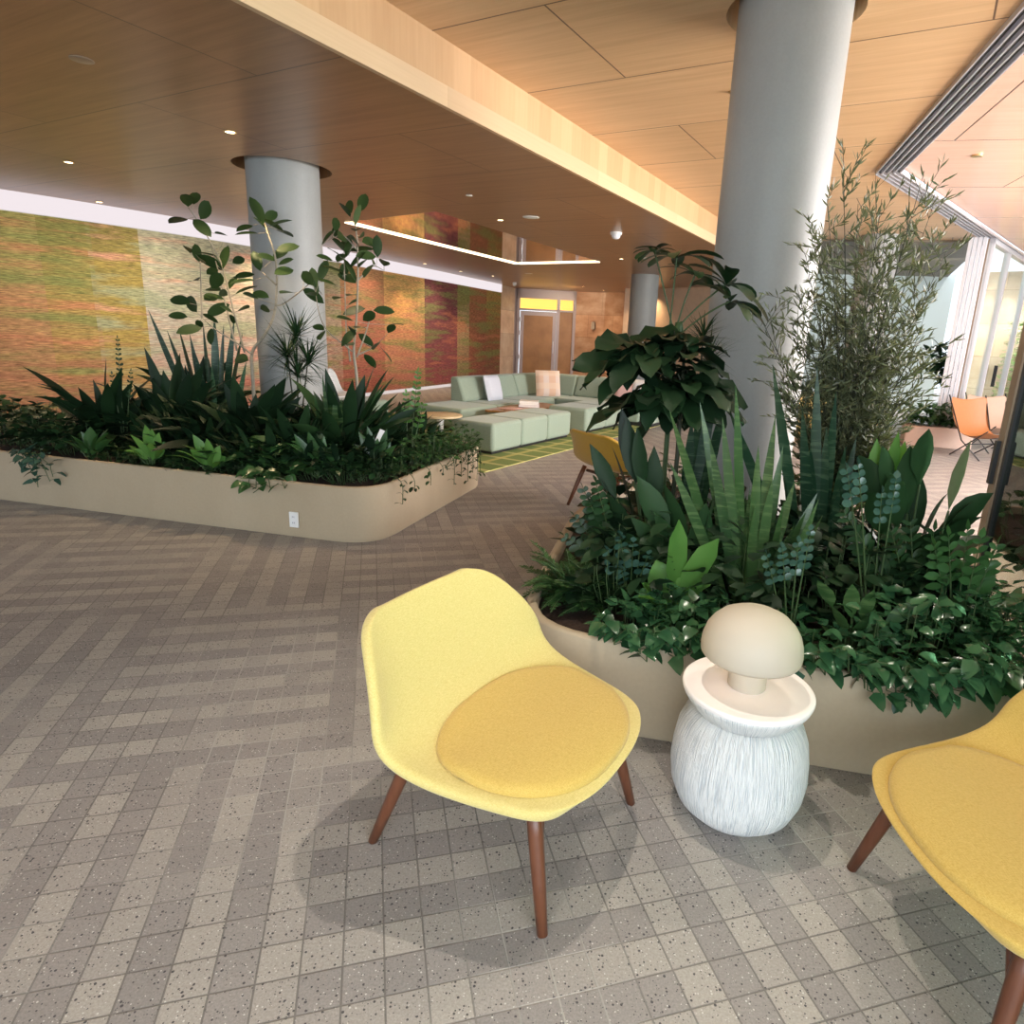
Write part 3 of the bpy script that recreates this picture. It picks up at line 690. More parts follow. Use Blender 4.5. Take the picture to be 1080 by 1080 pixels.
# coffee table with books
e=empty('coffee_table',L2(1.55,.72,.012),RZ,'low amber wood coffee table in front of the corner sofa','coffee table')
mm=MB(); mm.prism([(.1,.02),(1.62,.0),(1.72,.52),(.9,.66),(.0,.52)],.31,.345); mm.build('table_top',M['tabletop'],e,bevel=.008)
mm=MB(); mm.box(.35,1.35,.16,.46,0,.312); mm.build('base',M['tabletop'],e,bevel=.01)
bz=.358
for k,(w,d,h,m,a,lab) in enumerate(((.34,.26,.035,M['cover_a'],0,'bottom book of the small stack on the coffee table'),(.32,.25,.03,M['cover_b'],4,'middle book of the small stack on the coffee table'),(.31,.24,.035,M['paper'],-3,'top pale book of the small stack on the coffee table'))):
    p=L2(2.5,1.02,bz); e=empty('book',p,RZ-rad(60)+rad(a),lab,'book','books on the coffee table')
    mm=MB(); mm.box(-w/2,w/2,-d/2,d/2,0,.004); mm.box(-w/2,w/2,-d/2,d/2,h-.004,h); mm.box(-w/2,-w/2+.004,-d/2,d/2,.004,h-.004); mm.build('cover',m,e)
    mm=MB(); mm.box(-w/2+.004,w/2-.006,-d/2+.005,d/2-.005,.004,h-.004); mm.build('pages',M['paper'],e)
    bz+=h
p=L2(2.0,1.05,.3575); mm=MB(); mm.box(-.16,.16,-.11,.11,0,.012); o=mm.build('magazine',M['cushion_pink'],bevel=.002); o.location=p; o.rotation_euler=(0,0,RZ); tag(o,'pink magazine lying flat on the coffee table','magazine')
e=empty('round_table',(-1.60,8.52,.012),0,'round pale wood table between left planter and nearest bench','side table')
mm=MB(); mm.lathe([(.0,.405),(.26,.405),(.29,.415),(.29,.435),(.28,.44),(.0,.44)],48); mm.build('table_top',M['palewood'],e,auto=40)
mm=MB(); mm.lathe([(.14,.0),(.14,.015),(.05,.03),(.04,.2),(.05,.405)],32); mm.build('pedestal',M['white'],e,auto=40)
p=(4.9,15.4,0)
# maroon chair and little round table beyond the tall plant
def boxchair(loc,rz,m,label):
    e=empty('armchair',loc,rz,label,'armchair')
    mm=MB(); mm.box(-.36,.36,-.36,.36,.12,.42); mm.build('seat',m,e,bevel=.06)
    mm=MB(); mm.box(-.40,.40,.24,.42,.12,.78); mm.build('backrest',m,e,bevel=.06)
    for s in (-1,1):
        mm=MB(); mm.box(s*.42-.07,s*.42+.07,-.36,.36,.12,.58); mm.build('armrest',m,e,bevel=.05)
        for y in (-.3,.3):
            mm=MB(); mm.tube([(s*.34,y,.14),(s*.36,y,0)],[.02,.015]); mm.build('leg',M['walnut'],e)
    return e
boxchair((2.35,14.2,.012),RZ+rad(150),M['maroon'],'dark maroon armchair glimpsed between the tall plant stems')
e=empty('round_table',L2(5.6,-.6,.012),0,'small round table beside the far white column','side table')
mm=MB(); mm.lathe([(.0,.48),(.25,.48),(.26,.49),(.25,.51),(.0,.51)],40); mm.build('table_top',M['palewood'],e,auto=40)
mm=MB(); mm.lathe([(.13,0),(.13,.02),(.03,.03),(.03,.48)],24); mm.build('pedestal',M['walnut'],e,auto=40)
# white shell chair seen past the left planter
e=empty('shell_chair',(-3.75,10.6,.0),rad(-30),'white moulded shell chair glimpsed above the left planter plants','chair')
mm=MB(); n=11
for i,(d,z,hw) in enumerate(((.24,.42,.18),(.2,.43,.23),(0,.42,.25),(-.14,.45,.25),(-.2,.58,.24),(-.23,.72,.21),(-.25,.80,.12))):
    for k in range(n):
        t=-1+2*k/(n-1); mm.v.append((d+.08*abs(t)**2*(z>.43),t*hw,z+.05*abs(t)**3))
for i in range(6):
    for k in range(n-1): mm.f.append((i*n+k,i*n+k+1,(i+1)*n+k+1,(i+1)*n+k))
o=mm.build('shell',M['white'],e,smooth=True); q=o.modifiers.new('s','SOLIDIFY'); q.thickness=.015; q=o.modifiers.new('b','SUBSURF'); q.levels=1; q.render_levels=2
mm=MB(); mm.lathe([(.22,0),(.22,.01),(.03,.04),(.03,.42)],32); mm.build('pedestal',M['white'],e,auto=40)
# terrace sling chairs
def sling(loc,rz,m,label):
    e=empty('sling_chair',loc,rz,label,'chair','leather sling chairs on the terrace'); mm=MB(); n=9
    rows=((.34,.40,.30),(.26,.36,.33),(.1,.30,.30),(-.08,.29,.30),(-.2,.38,.33),(-.28,.56,.36),(-.33,.74,.37),(-.36,.86,.36))
    for d,z,hw in rows:
        for k in range(n):
            t=-1+2*k/(n-1); mm.v.append((d+.05*t*t,t*hw,z+.05*t*t))
    for i in range(len(rows)-1):
        for k in range(n-1): mm.f.append((i*n+k,i*n+k+1,(i+1)*n+k+1,(i+1)*n+k))
    o=mm.build('sling',m,e,smooth=True); q=o.modifiers.new('s','SOLIDIFY'); q.thickness=.008; q=o.modifiers.new('b','SUBSURF'); q.levels=1; q.render_levels=2
    mm=MB()
    for s in (-1,1):
        mm.tube([(.36,s*.31,.45),(-.26,s*.24,.0)],.010); mm.tube([(-.35,s*.37,.92),(-.05,s*.3,.26),(.28,s*.26,.0)],.010)
    mm.tube([(.02,-.28,.21),(.02,.28,.21)],.009); mm.build('frame',M['black'],e,smooth=True)
    return e
sling((6.42,9.9,0),rad(-72),M['leather'],'tan leather sling chair on the terrace beside the white post')
sling((7.12,10.65,0),rad(-82),M['leather_pale'],'paler leather sling chair to the right of the tan one on the terrace')

# ------------------------------------------------------------------ ceiling fittings
def downlight(x,y,z,label,lit=True,r=.05):
    e=empty('downlight',(x,y,z),0,label,'ceiling light','recessed downlights')
    mm=MB(); mm.lathe([(r*.72,-.001),(r*.74,-.004),(r*.95,-.006),(r,-.003),(r,.0)],28); mm.build('trim_ring',M['gold'] if lit else M['white'],e,auto=40)
    mm=MB(); mm.lathe([(.0,-.0025),(r*.74,-.0025)],24); mm.build('lens',DL if lit else M['white'],e)
    return e
DL=emit('downlight_lens',(1,.80,.50),7)
for x,y,l in ((-5.1,7.12,'lit downlight at far left of the wood soffit, nearest the left frame edge'),(-2.78,5.76,'lit downlight just in front of the left concrete column'),
  (-6.42,9.45,'lit downlight close to the left end of the mural'),(-5.48,10.29,'lit downlight near the mural, left of the concrete column'),
  (-5.0,11.5,'lit downlight near the mural just left of the concrete column top'),(-.95,9.38,'lit downlight above the near edge of the ceiling mirror'),(1.0,13.16,'lit downlight past the short end of the ceiling mirror'),
  (-3.35,15.92,'first lit downlight beyond the ceiling mirror along the mural'),(-2.76,17.47,'second lit downlight beyond the ceiling mirror along the mural'),
  (-2.04,18.45,'third lit downlight beyond the ceiling mirror, nearest the stone strip'),(.47,20.71,'small downlight before the stone wall right of the far entrance'),(1.17,22.0,'small downlight at the far corner by the timber slats')):
    downlight(x,y,2.999,l)
for x,y,r,l in ((-2.97,4.37,.065,'plain tan cover disc on the near soffit at upper left'),(-1.15,7.84,.04,'small unlit disc right of the left column'),(-.52,9.05,.11,'large flat white ceiling speaker disc'),(1.36,12.86,.12,'white ceiling disc above the tall leafy plant'),(-1.0,17.2,.10,'white ceiling disc above the far sofa corner')):
    mm=MB(); mm.lathe([(r,.0),(r,-.003),(r*.93,-.005),(.0,-.005)],32,(x,y,2.9995)); o=mm.build('ceiling_disc',M['bronze'] if r==.065 else M['white'],auto=40); tag(o,l,'ceiling disc')
e=empty('smoke_detector',(.66,9.97,2.9995),0,'white domed smoke detector on the soffit near the fascia','smoke detector')
mm=MB(); mm.lathe([(.085,0),(.085,-.03),(.08,-.035),(.0,-.035)],32); mm.build('base',M['white'],e,auto=40)
mm=MB(); mm.lathe([(.065,-.034),(.062,-.06),(.045,-.085),(.0,-.095)],32); mm.build('dome',M['cushion_white'],e,smooth=True)
mm=MB(); mm.lathe([(.03,.0),(.03,-.006),(.012,-.008),(.012,-.04),(.02,-.042),(.02,-.046),(.0,-.046)],16,(1.19,5.6,3.3995)); o=mm.build('sprinkler_head',M['gold'],auto=40); tag(o,'small brass sprinkler head on the high ceiling beside the column','sprinkler')
for x,y,l in ((3.94,7.01,'small round fitting on the pink terrace ceiling near the track'),(5.35,8.3,'small round fitting on the pink terrace ceiling farther from the track')):
    mm=MB(); mm.lathe([(.05,0),(.05,-.012),(.0,-.014)],20,(x,y,3.4195)); o=mm.build('terrace_light',M['gold'],auto=40); tag(o,l,'ceiling light')
# ------------------------------------------------------------------ plants
UPV=Vector((0,0,1))
PROF={
 'lance':lambda t:(math.sin(PI*min(1,t*1.02)**.85))**.9*(1 if t<1 else 0),
 'oval':lambda t:math.sin(PI*t)**.62 if 0<t<1 else 0,
 'heart':lambda t:(min(1,(t/.16))**.5)*(1-t)**.62*1.12 if t>0 else .18,
 'strap':lambda t:(.55+.45*min(1,t/.35))*(1 if t<.6 else max(0,1-((t-.6)/.4)**1.7)),
 'obov':lambda t:math.sin(PI*t**1.25)**.75 if 0<t<1 else 0,
 'thin':lambda t:(.7+.3*t)*(1 if t<.35 else (1-(t-.35)/.65)) ,
 'wavy':lambda t:(math.sin(PI*t**.9)**.7*(1+.13*math.sin(t*42)) if 0<t<1 else 0),
}
class PL(MB):
    def leaf(s, pts, W, prof='lance', side=None, fold=.25, roll=0, wave=0):
        """blade along a polyline; W is the half width"""
        n=len(pts); o=len(s.v); f=PROF[prof]
        for i,p in enumerate(pts):
            t=(pts[min(i+1,n-1)]-pts[max(i-1,0)]).normalized()
            sd=side-t*side.dot(t) if side is not None else t.cross(UPV)
            if sd.length<1e-3: sd=t.cross(Vector((1,0,0)))
            sd.normalize(); nm=sd.cross(t)
            if roll: q=Matrix.Rotation(roll,3,t); sd=q@sd; nm=q@nm
            w=max(.0006,W*f(i/(n-1))); lift=nm*(w*fold); wv=nm*(wave*W*math.sin(i*2.3)) if wave else Vector()
            s.v+= [tuple(p-sd*w+lift+wv),tuple(p),tuple(p+sd*w+lift-wv)]
        for i in range(n-1):
            a=o+i*3; s.f+= [(a,a+1,a+4,a+3),(a+1,a+2,a+5,a+4)]
    def arc(s, p, az, el, L, droop, n=6):
        """points of an arching blade"""
        out=[Vector(p)]; q=Vector(p); ds=L/(n-1)
        for i in range(n-1):
            e=el-droop*((i+.5)/(n-1)); q=q+Vector((math.cos(e)*math.cos(az),math.cos(e)*math.sin(az),math.sin(e)))*ds; out.append(q.copy())
        return out
def bend(a,b,sag,n=6):
    a=Vector(a); b=Vector(b); m=(a+b)/2+Vector((0,0,sag)); return [(1-t)**2*a+2*t*(1-t)*m+t*t*b for t in (i/(n-1) for i in range(n))]
def plant(name, base, label, cat='plant', group=None):
    return empty(name, base, 0, label, cat, group)
def finish(e, fol, lm, stem=None, sm=None, fname='foliage', sname='stem'):
    b=Vector(e.location)
    fol.v=[tuple(Vector(p)-b) for p in fol.v]; fol.build(fname,lm,e,smooth=True)
    if stem and stem.v:
        stem.v=[tuple(Vector(p)-b) for p in stem.v]; stem.build(sname,sm,e,smooth=True)
    return e

def blades(name,label,base,n,h,W,spread,lm,seed,prof='strap',lean=.3,tips=None,fold=.12,cat='plant',hv=.35):
    """snake plants: stiff upright blades rising from the soil"""
    r=random.Random(seed); e=plant(name,base,label,cat); P=PL(); B=Vector(base)
    for k in range(n):
        a=r.uniform(0,2*PI); rr=spread*r.random()**.5; p=B+Vector((math.cos(a)*rr,math.sin(a)*rr,-.02))
        hh=h*r.uniform(1-hv,1); ln=lean*(rr/spread)*r.uniform(.3,1.2)
        q=p+Vector((math.cos(a)*hh*ln,math.sin(a)*hh*ln,hh)); P.leaf(bend(p,q,r.uniform(-.03,.03),8),W*r.uniform(.75,1.1),prof,side=Vector((math.cos(a+1.4+r.uniform(-.9,.9)),math.sin(a+1.4+r.uniform(-.9,.9)),0)),fold=fold)
    for t in tips or []:
        q=Vector(t); p=B+Vector(((q.x-B.x)*.25,(q.y-B.y)*.25,-.02))
        sd=Vector((.9,-.2+r.uniform(-.5,.5),0)); P.leaf(bend(p,q,.04,9),W*1.1,prof,side=sd,fold=fold)
    return finish(e,P,lm)
def rosette(name,label,base,n,L,W,pet,lm,seed,prof='lance',el=(30,80),droop=(.6,1.3),tips=None,spread=.05,fold=.25,cat='plant',sm=None,wave=0,az=None,sag=.12,face=.5):
    """broad leaves on stalks arching from one crown"""
    r=random.Random(seed); e=plant(name,base,label,cat); P=PL(); S=MB(); B=Vector(base)
    def one(p,az,e0,ll,pp):
        dr=r.uniform(*droop)
        q=p+Vector((math.cos(e0)*math.cos(az),math.cos(e0)*math.sin(az),math.sin(e0)))*pp
        if pp>.01: S.tube([B-Vector((0,0,.03)),p],.005,5,False); S.tube([p,p.lerp(q,.5)+Vector((0,0,.01)),q],[.0055,.0045,.0035],5,False)
        P.leaf(P.arc(q,az,e0-.1,ll,dr,8),W*r.uniform(.75,1.1)*ll/L,prof,fold=fold,roll=r.uniform(-.5,.5),wave=wave)
    for k in range(n):
        a=r.uniform(*az) if az else r.uniform(0,2*PI); rr=spread*r.random()**.5
        one(B+Vector((math.cos(a)*rr,math.sin(a)*rr,-.01)),a+r.uniform(-.3,.3),rad(r.uniform(*el)),L*r.uniform(.65,1.05),pet*r.uniform(.5,1.1))
    for t in tips or []:
        q=Vector(t); d=q-B; pts=bend(B+Vector((d.x*.05,d.y*.05,0)),q,sag*d.length,10); k=max(1,int(9*min(.6,max(0,1-L/d.length))))
        S.tube([B-Vector((0,0,.03))]+pts[:k+1],[.005]*(k+2),5,False); fc=r.random()<face; P.leaf(pts[k:],W*r.uniform(.9,1.1),prof,side=d.cross(Vector((r.uniform(-.3,.3),1,0))) if fc else None,fold=fold,roll=r.uniform(-.3,.3) if fc else r.uniform(-.7,.7),wave=wave)
    return finish(e,P,lm,S,sm or L_['stemg'])
def mound(name,label,poly,zb,h,n,LL,W,lm,seed,prof='oval',cat='plant',stemm=None,elr=(-.2,.9),droop=(.2,.9),pow_=1.0):
    """low bushy cover: short leaves on thin shoots over a patch of soil. poly: list of (x,y,r) discs"""
    r=random.Random(seed); cx=sum(p[0] for p in poly)/len(poly); cy=sum(p[1] for p in poly)/len(poly)
    e=plant(name,(cx,cy,zb),label,cat); P=PL(); S=MB()
    tot=sum(p[2]**2 for p in poly)
    if len(poly)>1: S.tube([(x,y,zb-.01) for x,y,rr in poly],.003,5,False)
    for x,y,rr in poly:
        m=max(3,int(n*rr*rr/tot))
        for k in range(m):
            a=r.uniform(0,2*PI); q=rr*r.random()**.5; px,py=x+q*math.cos(a),y+q*math.sin(a)
            top=h*(1-.55*(q/rr)**2)*r.uniform(.35,1.05)
            p=Vector((px,py,zb+top)); az=a+r.uniform(-1.3,1.3)
            P.leaf(P.arc(p,az,r.uniform(*elr),LL*r.uniform(.7,1.15),r.uniform(*droop),5),W*r.uniform(.8,1.1),prof,fold=.2,roll=r.uniform(-.5,.5))
            if k%3==0: S.tube([(x+(px-x)*.6,y+(py-y)*.6,zb-.01),(px,py,zb+top*.6),tuple(p)],[.003,.0025,.002],4,False)
    return finish(e,P,lm,S,stemm or L_['stemg'])
def trailing(name,label,strands,lm,seed,LL=.06,W=.024,step=.035,prof='heart',cat='plant',sm=None,hang=.75,base=None):
    """vines that creep over the rim and hang: strands are polylines"""
    r=random.Random(seed); base=base or strands[0][0]; e=plant(name,base,label,cat); P=PL(); S=MB()
    for s_a,s_b in zip(strands,strands[1:]):
        if (Vector(s_a[0])-Vector(s_b[0])).length<1.2: S.tube([s_a[0],s_b[0]],.0025,5,False)
    for st in strands:
        pts=catmull([Vector(p) for p in st],5); S.tube(pts,[.0028]*len(pts),5,False)
        acc=0; sd=1
        for a,b in zip(pts,pts[1:]):
            acc+=(b-a).length
            if acc>=step*r.uniform(.7,1.2):
                acc=0; sd=-sd; t=(b-a).normalized(); s_=t.cross(UPV)
                if s_.length<.1: s_=Vector((1,0,0))
                s_.normalize()
                out=s_*sd*r.uniform(.4,1)+Vector((r.uniform(-.4,.4),r.uniform(-.7,.1),r.uniform(.1,.8)))
                out.normalize(); q=b+out*LL*.45; S.tube([b,q],[.0018,.0014],4,False)
                d=(out*r.uniform(.4,.9)+Vector((0,-.25,-hang*r.uniform(.3,1.2)))).normalized()
                l_=LL*r.uniform(.75,1.2); az=math.atan2(d.y,d.x); el=math.asin(max(-1,min(1,d.z)))
                P.leaf(P.arc(q,az,el+.2,l_,.5,6),W*l_/LL,prof,fold=.22,roll=r.uniform(-.5,.5))
    return finish(e,P,lm,S,sm or L_['stemg'])
def pinnate(name,label,base,stems,LL,W,lm,seed,step=.035,prof='oval',cat='plant',sm=None,ang=.8,start=.25,curl=.3):
    """paired leaflets along arching stems: stems is a list of tips"""
    r=random.Random(seed); e=plant(name,base,label,cat); P=PL(); S=MB(); B=Vector(base)
    for tp in stems:
        q=Vector(tp); d=q-B; p0=B+Vector((d.x*.12,d.y*.12,-.01)); pts=bend(p0,q,.10*d.length,12)
        S.tube([B-Vector((0,0,.02)),p0],.005,5,False); S.tube(pts,[.006*(1-i/14) for i in range(12)],5,False)
        tot=d.length; nn=max(3,int(tot*(1-start)/step))
        for k in range(nn):
            u=start+(1-start)*(k+.5)/nn; i=min(10,int(u*11)); c=pts[i].lerp(pts[i+1],u*11-i); t=(pts[i+1]-pts[i]).normalized()
            s_=t.cross(Vector((0,-1,.3)))
            if s_.length<.1: s_=t.cross(UPV)
            s_.normalize(); l_=LL*(1-.45*max(0,(u-.55)/.45))*r.uniform(.85,1.1)
            for sg in (-1,1):
                dd=(s_*sg*math.sin(ang)+t*math.cos(ang)+Vector((0,0,r.uniform(-.1,.2)))).normalized()
                P.leaf([c+dd*l_*x+Vector((0,0,-curl*l_*x*x)) for x in (0,.2,.45,.7,.88,1)],W*l_/LL,prof,fold=.2,side=t.cross(dd).cross(dd)*-1,roll=r.uniform(-.3,.3))
        P.leaf([q+t*LL*.6*x for x in (0,.3,.6,1)],W*.7,prof)
    return finish(e,P,lm,S,sm or L_['stemg'])
def branchy(name,label,base,branches,leaves,LL,W,lm,seed,bm,thick=.014,prof='oval',cat='tree',sname='trunk'):
    """small tree: branches are polylines, leaves are (x,y,z,size) blade centres that grow from the nearest branch"""
    r=random.Random(seed); e=plant(name,base,label,cat); P=PL(); S=MB(); allp=[]
    for k,br in enumerate(branches):
        pts=catmull([Vector(p) for p in br],6); t0=thick*(1 if k==0 else .55); n=len(pts)
        S.tube(pts,[t0*(1-.72*i/(n-1)) for i in range(n)],8); allp+=pts[2:]
    for x,y,z,sz in leaves:
        c=Vector((x,y,z)); b=min(allp,key=lambda q:(q-c).length+.35*max(0,q.z-c.z)); d=c-b
        if d.length<LL*sz*.35: d=Vector((r.uniform(-1,1),r.uniform(-.6,.6),r.uniform(.1,.8)))
        d.normalize(); d=(d+Vector((0,r.uniform(-.35,.25),0))).normalized(); l_=LL*sz; a=c-d*l_*.5; z2=c+d*l_*.5
        if (a-b).length>.01: S.tube([b,a],[.0026,.002],4,False)
        P.leaf(bend(a,z2,.06*l_,7),W*sz,prof,fold=.18,roll=r.uniform(-1.1,1.1))
    return finish(e,P,lm,S,bm,'foliage',sname)
def wispy(name,label,base,top_pts,lm,seed,bm):
    """fine-leaved weeping shrub: many slender shoots with narrow leaves"""
    r=random.Random(seed); e=plant(name,base,label,'shrub'); P=PL(); S=MB(); B=Vector(base)
    for tp in top_pts:
        q=Vector(tp); d=q-B; m=B+Vector((d.x*.45,d.y*.45,d.z*.62)); pts=catmull([B+Vector((r.uniform(-.05,.05),r.uniform(-.05,.05),0)),B.lerp(m,.5)+Vector((0,0,.05)),m,q],6)
        n=len(pts); S.tube(pts,[.008*(1-.85*i/(n-1)) for i in range(n)],5,False)
        for k in range(40):
            i=r.randint(int(n*.22),n-2); c=pts[i].lerp(pts[i+1],r.random()); az=r.uniform(0,2*PI); ln=r.uniform(.10,.26)
            tw=P.arc(c,az,r.uniform(.2,1.25),ln,r.uniform(-.3,.5),6); S.tube(tw,[.0018,.0016,.0014,.0012,.001,.0008],4,False)
            for h in range(12):
                u=r.uniform(.1,1); j=min(4,int(u*5)); p=tw[j].lerp(tw[j+1],u*5-j); t=(tw[j+1]-tw[j]).normalized()
                dd=(t*r.uniform(.6,1.2)+Vector((r.uniform(-1,1),r.uniform(-1,1),r.uniform(-.3,.9)))*.75).normalized(); l_=r.uniform(.034,.062)
                P.leaf([p,p+dd*l_*.5,p+dd*l_],.0046,'lance',fold=.1,side=dd.cross(Vector((r.uniform(-1,1),r.uniform(-1,1),.3))))
    return finish(e,P,lm,S,bm,'foliage','stem')
def umbrella(name,label,base,stems,LL,W,lm,seed,bm,n=8):
    """schefflera: leaflets radiating like umbrella spokes; stems are (joint point, crown point)"""
    r=random.Random(seed); e=plant(name,base,label,'plant'); P=PL(); S=MB(); B=Vector(base)
    tk=[B]+[Vector(s[0]) for s in stems]; tk.sort(key=lambda p:p.z); S.tube(catmull(tk,4),[.014]*(4*(len(tk)-1)+1),7)
    for j,c,sz in stems:
        j=Vector(j); c=Vector(c); S.tube(bend(j,c,.03,6),[.0045]*6,5,False)
        ax=(c-j).normalized(); ax=(ax+UPV*.8).normalized(); s1=ax.cross(Vector((.3,1,0))).normalized(); s2=ax.cross(s1); o=r.uniform(0,1)
        for k in range(n):
            a=2*PI*k/n+o; d=(s1*math.cos(a)+s2*math.sin(a)); l_=LL*sz*r.uniform(.8,1.1)
            el=r.uniform(.1,.6); pts=[c+d*(l_*x*math.cos(el-.3*x))+ax*(l_*x*math.sin(el-.45*x)) for x in (0,.12,.28,.45,.62,.8,.92,1)]
            P.leaf(pts,W*sz,'obov',fold=.2,roll=r.uniform(-.3,.3))
    return finish(e,P,lm,S,bm)
def lobed(name,label,base,centres,sz,lm,seed,bm):
    """big lobed leaves on stalks around a stem: each leaf is one deeply wavy blade with side lobes"""
    r=random.Random(seed); e=plant(name,base,label,'plant'); P=PL(); S=MB(); B=Vector(base)
    top=max(c[2] for c in centres); S.tube([B,B+Vector((.01,0,(top-B.z)*.5)),B+Vector((.0,.02,top-B.z-.12))],[.014,.012,.008],8)
    for x,y,z,s in centres:
        c=Vector((x,y,z)); j=B+Vector((0,0,max(.05,(z-B.z)-.12*r.uniform(.5,1.4)))); d=c-j; d.z*=.3; d.normalize(); d=(d+Vector((r.uniform(-.6,.6),r.uniform(-.6,.6),r.uniform(-.5,.5)))).normalized()
        st=c-d*sz*s*.5; S.tube(bend(j,st,.05,6),[.005,.0045,.004,.004,.0035,.003],5,False)
        l_=sz*s; dr=r.uniform(.5,1.0); az=math.atan2(d.y,d.x)
        P.leaf(P.arc(st,az,r.uniform(-.1,.4),l_,dr,10),l_*.21,'oval',fold=.25,roll=r.uniform(-.9,.9),wave=.22)
        for sg in (-1,1):
            for k,(off,lf) in enumerate(((.5,.86),(1.05,.7),(1.75,.5))):
                P.leaf(P.arc(st+d*l_*.10,az+sg*off,r.uniform(-.35,.5),l_*lf,dr,8),l_*.16*(1-.10*k),'oval',fold=.25,wave=.15)
    return finish(e,P,lm,S,bm)
def spiky(name,label,base,heads,lm,seed,bm,LL=.16,W=.006,n=40,prof='thin'):
    r=random.Random(seed); e=plant(name,base,label,'plant'); P=PL(); S=MB(); B=Vector(base)
    for hx,hy,hz in heads:
        c=Vector((hx,hy,hz)); S.tube(bend(B,c,.02,6),[.009,.008,.008,.007,.006,.006],6,False)
        for k in range(n):
            az=r.uniform(0,2*PI); p=c-Vector((0,0,r.uniform(0,.06))); P.leaf(P.arc(p,az,r.uniform(-.35,1.35),LL*r.uniform(.7,1.15),r.uniform(.1,.7),6),W,prof,fold=.3)
    return finish(e,P,lm,S,bm)
def fern(name,label,base,n,LL,lm,seed,spread=.04,el=(15,80),droop=(.7,1.5),fw=.05):
    r=random.Random(seed); e=plant(name,base,label,'fern'); P=PL(); S=MB(); B=Vector(base)
    for k in range(n):
        az=r.uniform(0,2*PI); p=B+Vector((math.cos(az)*spread*r.random(),math.sin(az)*spread*r.random(),0)); l_=LL*r.uniform(.6,1.1)
        pts=P.arc(p,az,rad(r.uniform(*el)),l_,r.uniform(*droop),9); S.tube(pts,[.002]*9,4,False)
        for i in range(1,27):
            u=i/27; j=min(7,int(u*8)); c=pts[j].lerp(pts[j+1],u*8-j); t=(pts[j+1]-pts[j]).normalized(); s_=t.cross(UPV)
            if s_.length<.1: continue
            s_.normalize(); w=fw*math.sin(PI*(.15+.83*u))*r.uniform(.8,1.1)
            for sg in (-1,1):
                dd=(s_*sg+t*.5+Vector((0,0,r.uniform(-.2,.3)))).normalized(); P.leaf([c,c+dd*w*.5,c+dd*w],.0065,'oval',fold=.1)
    return finish(e,P,lm,S,L_['stemg'])
L_=L
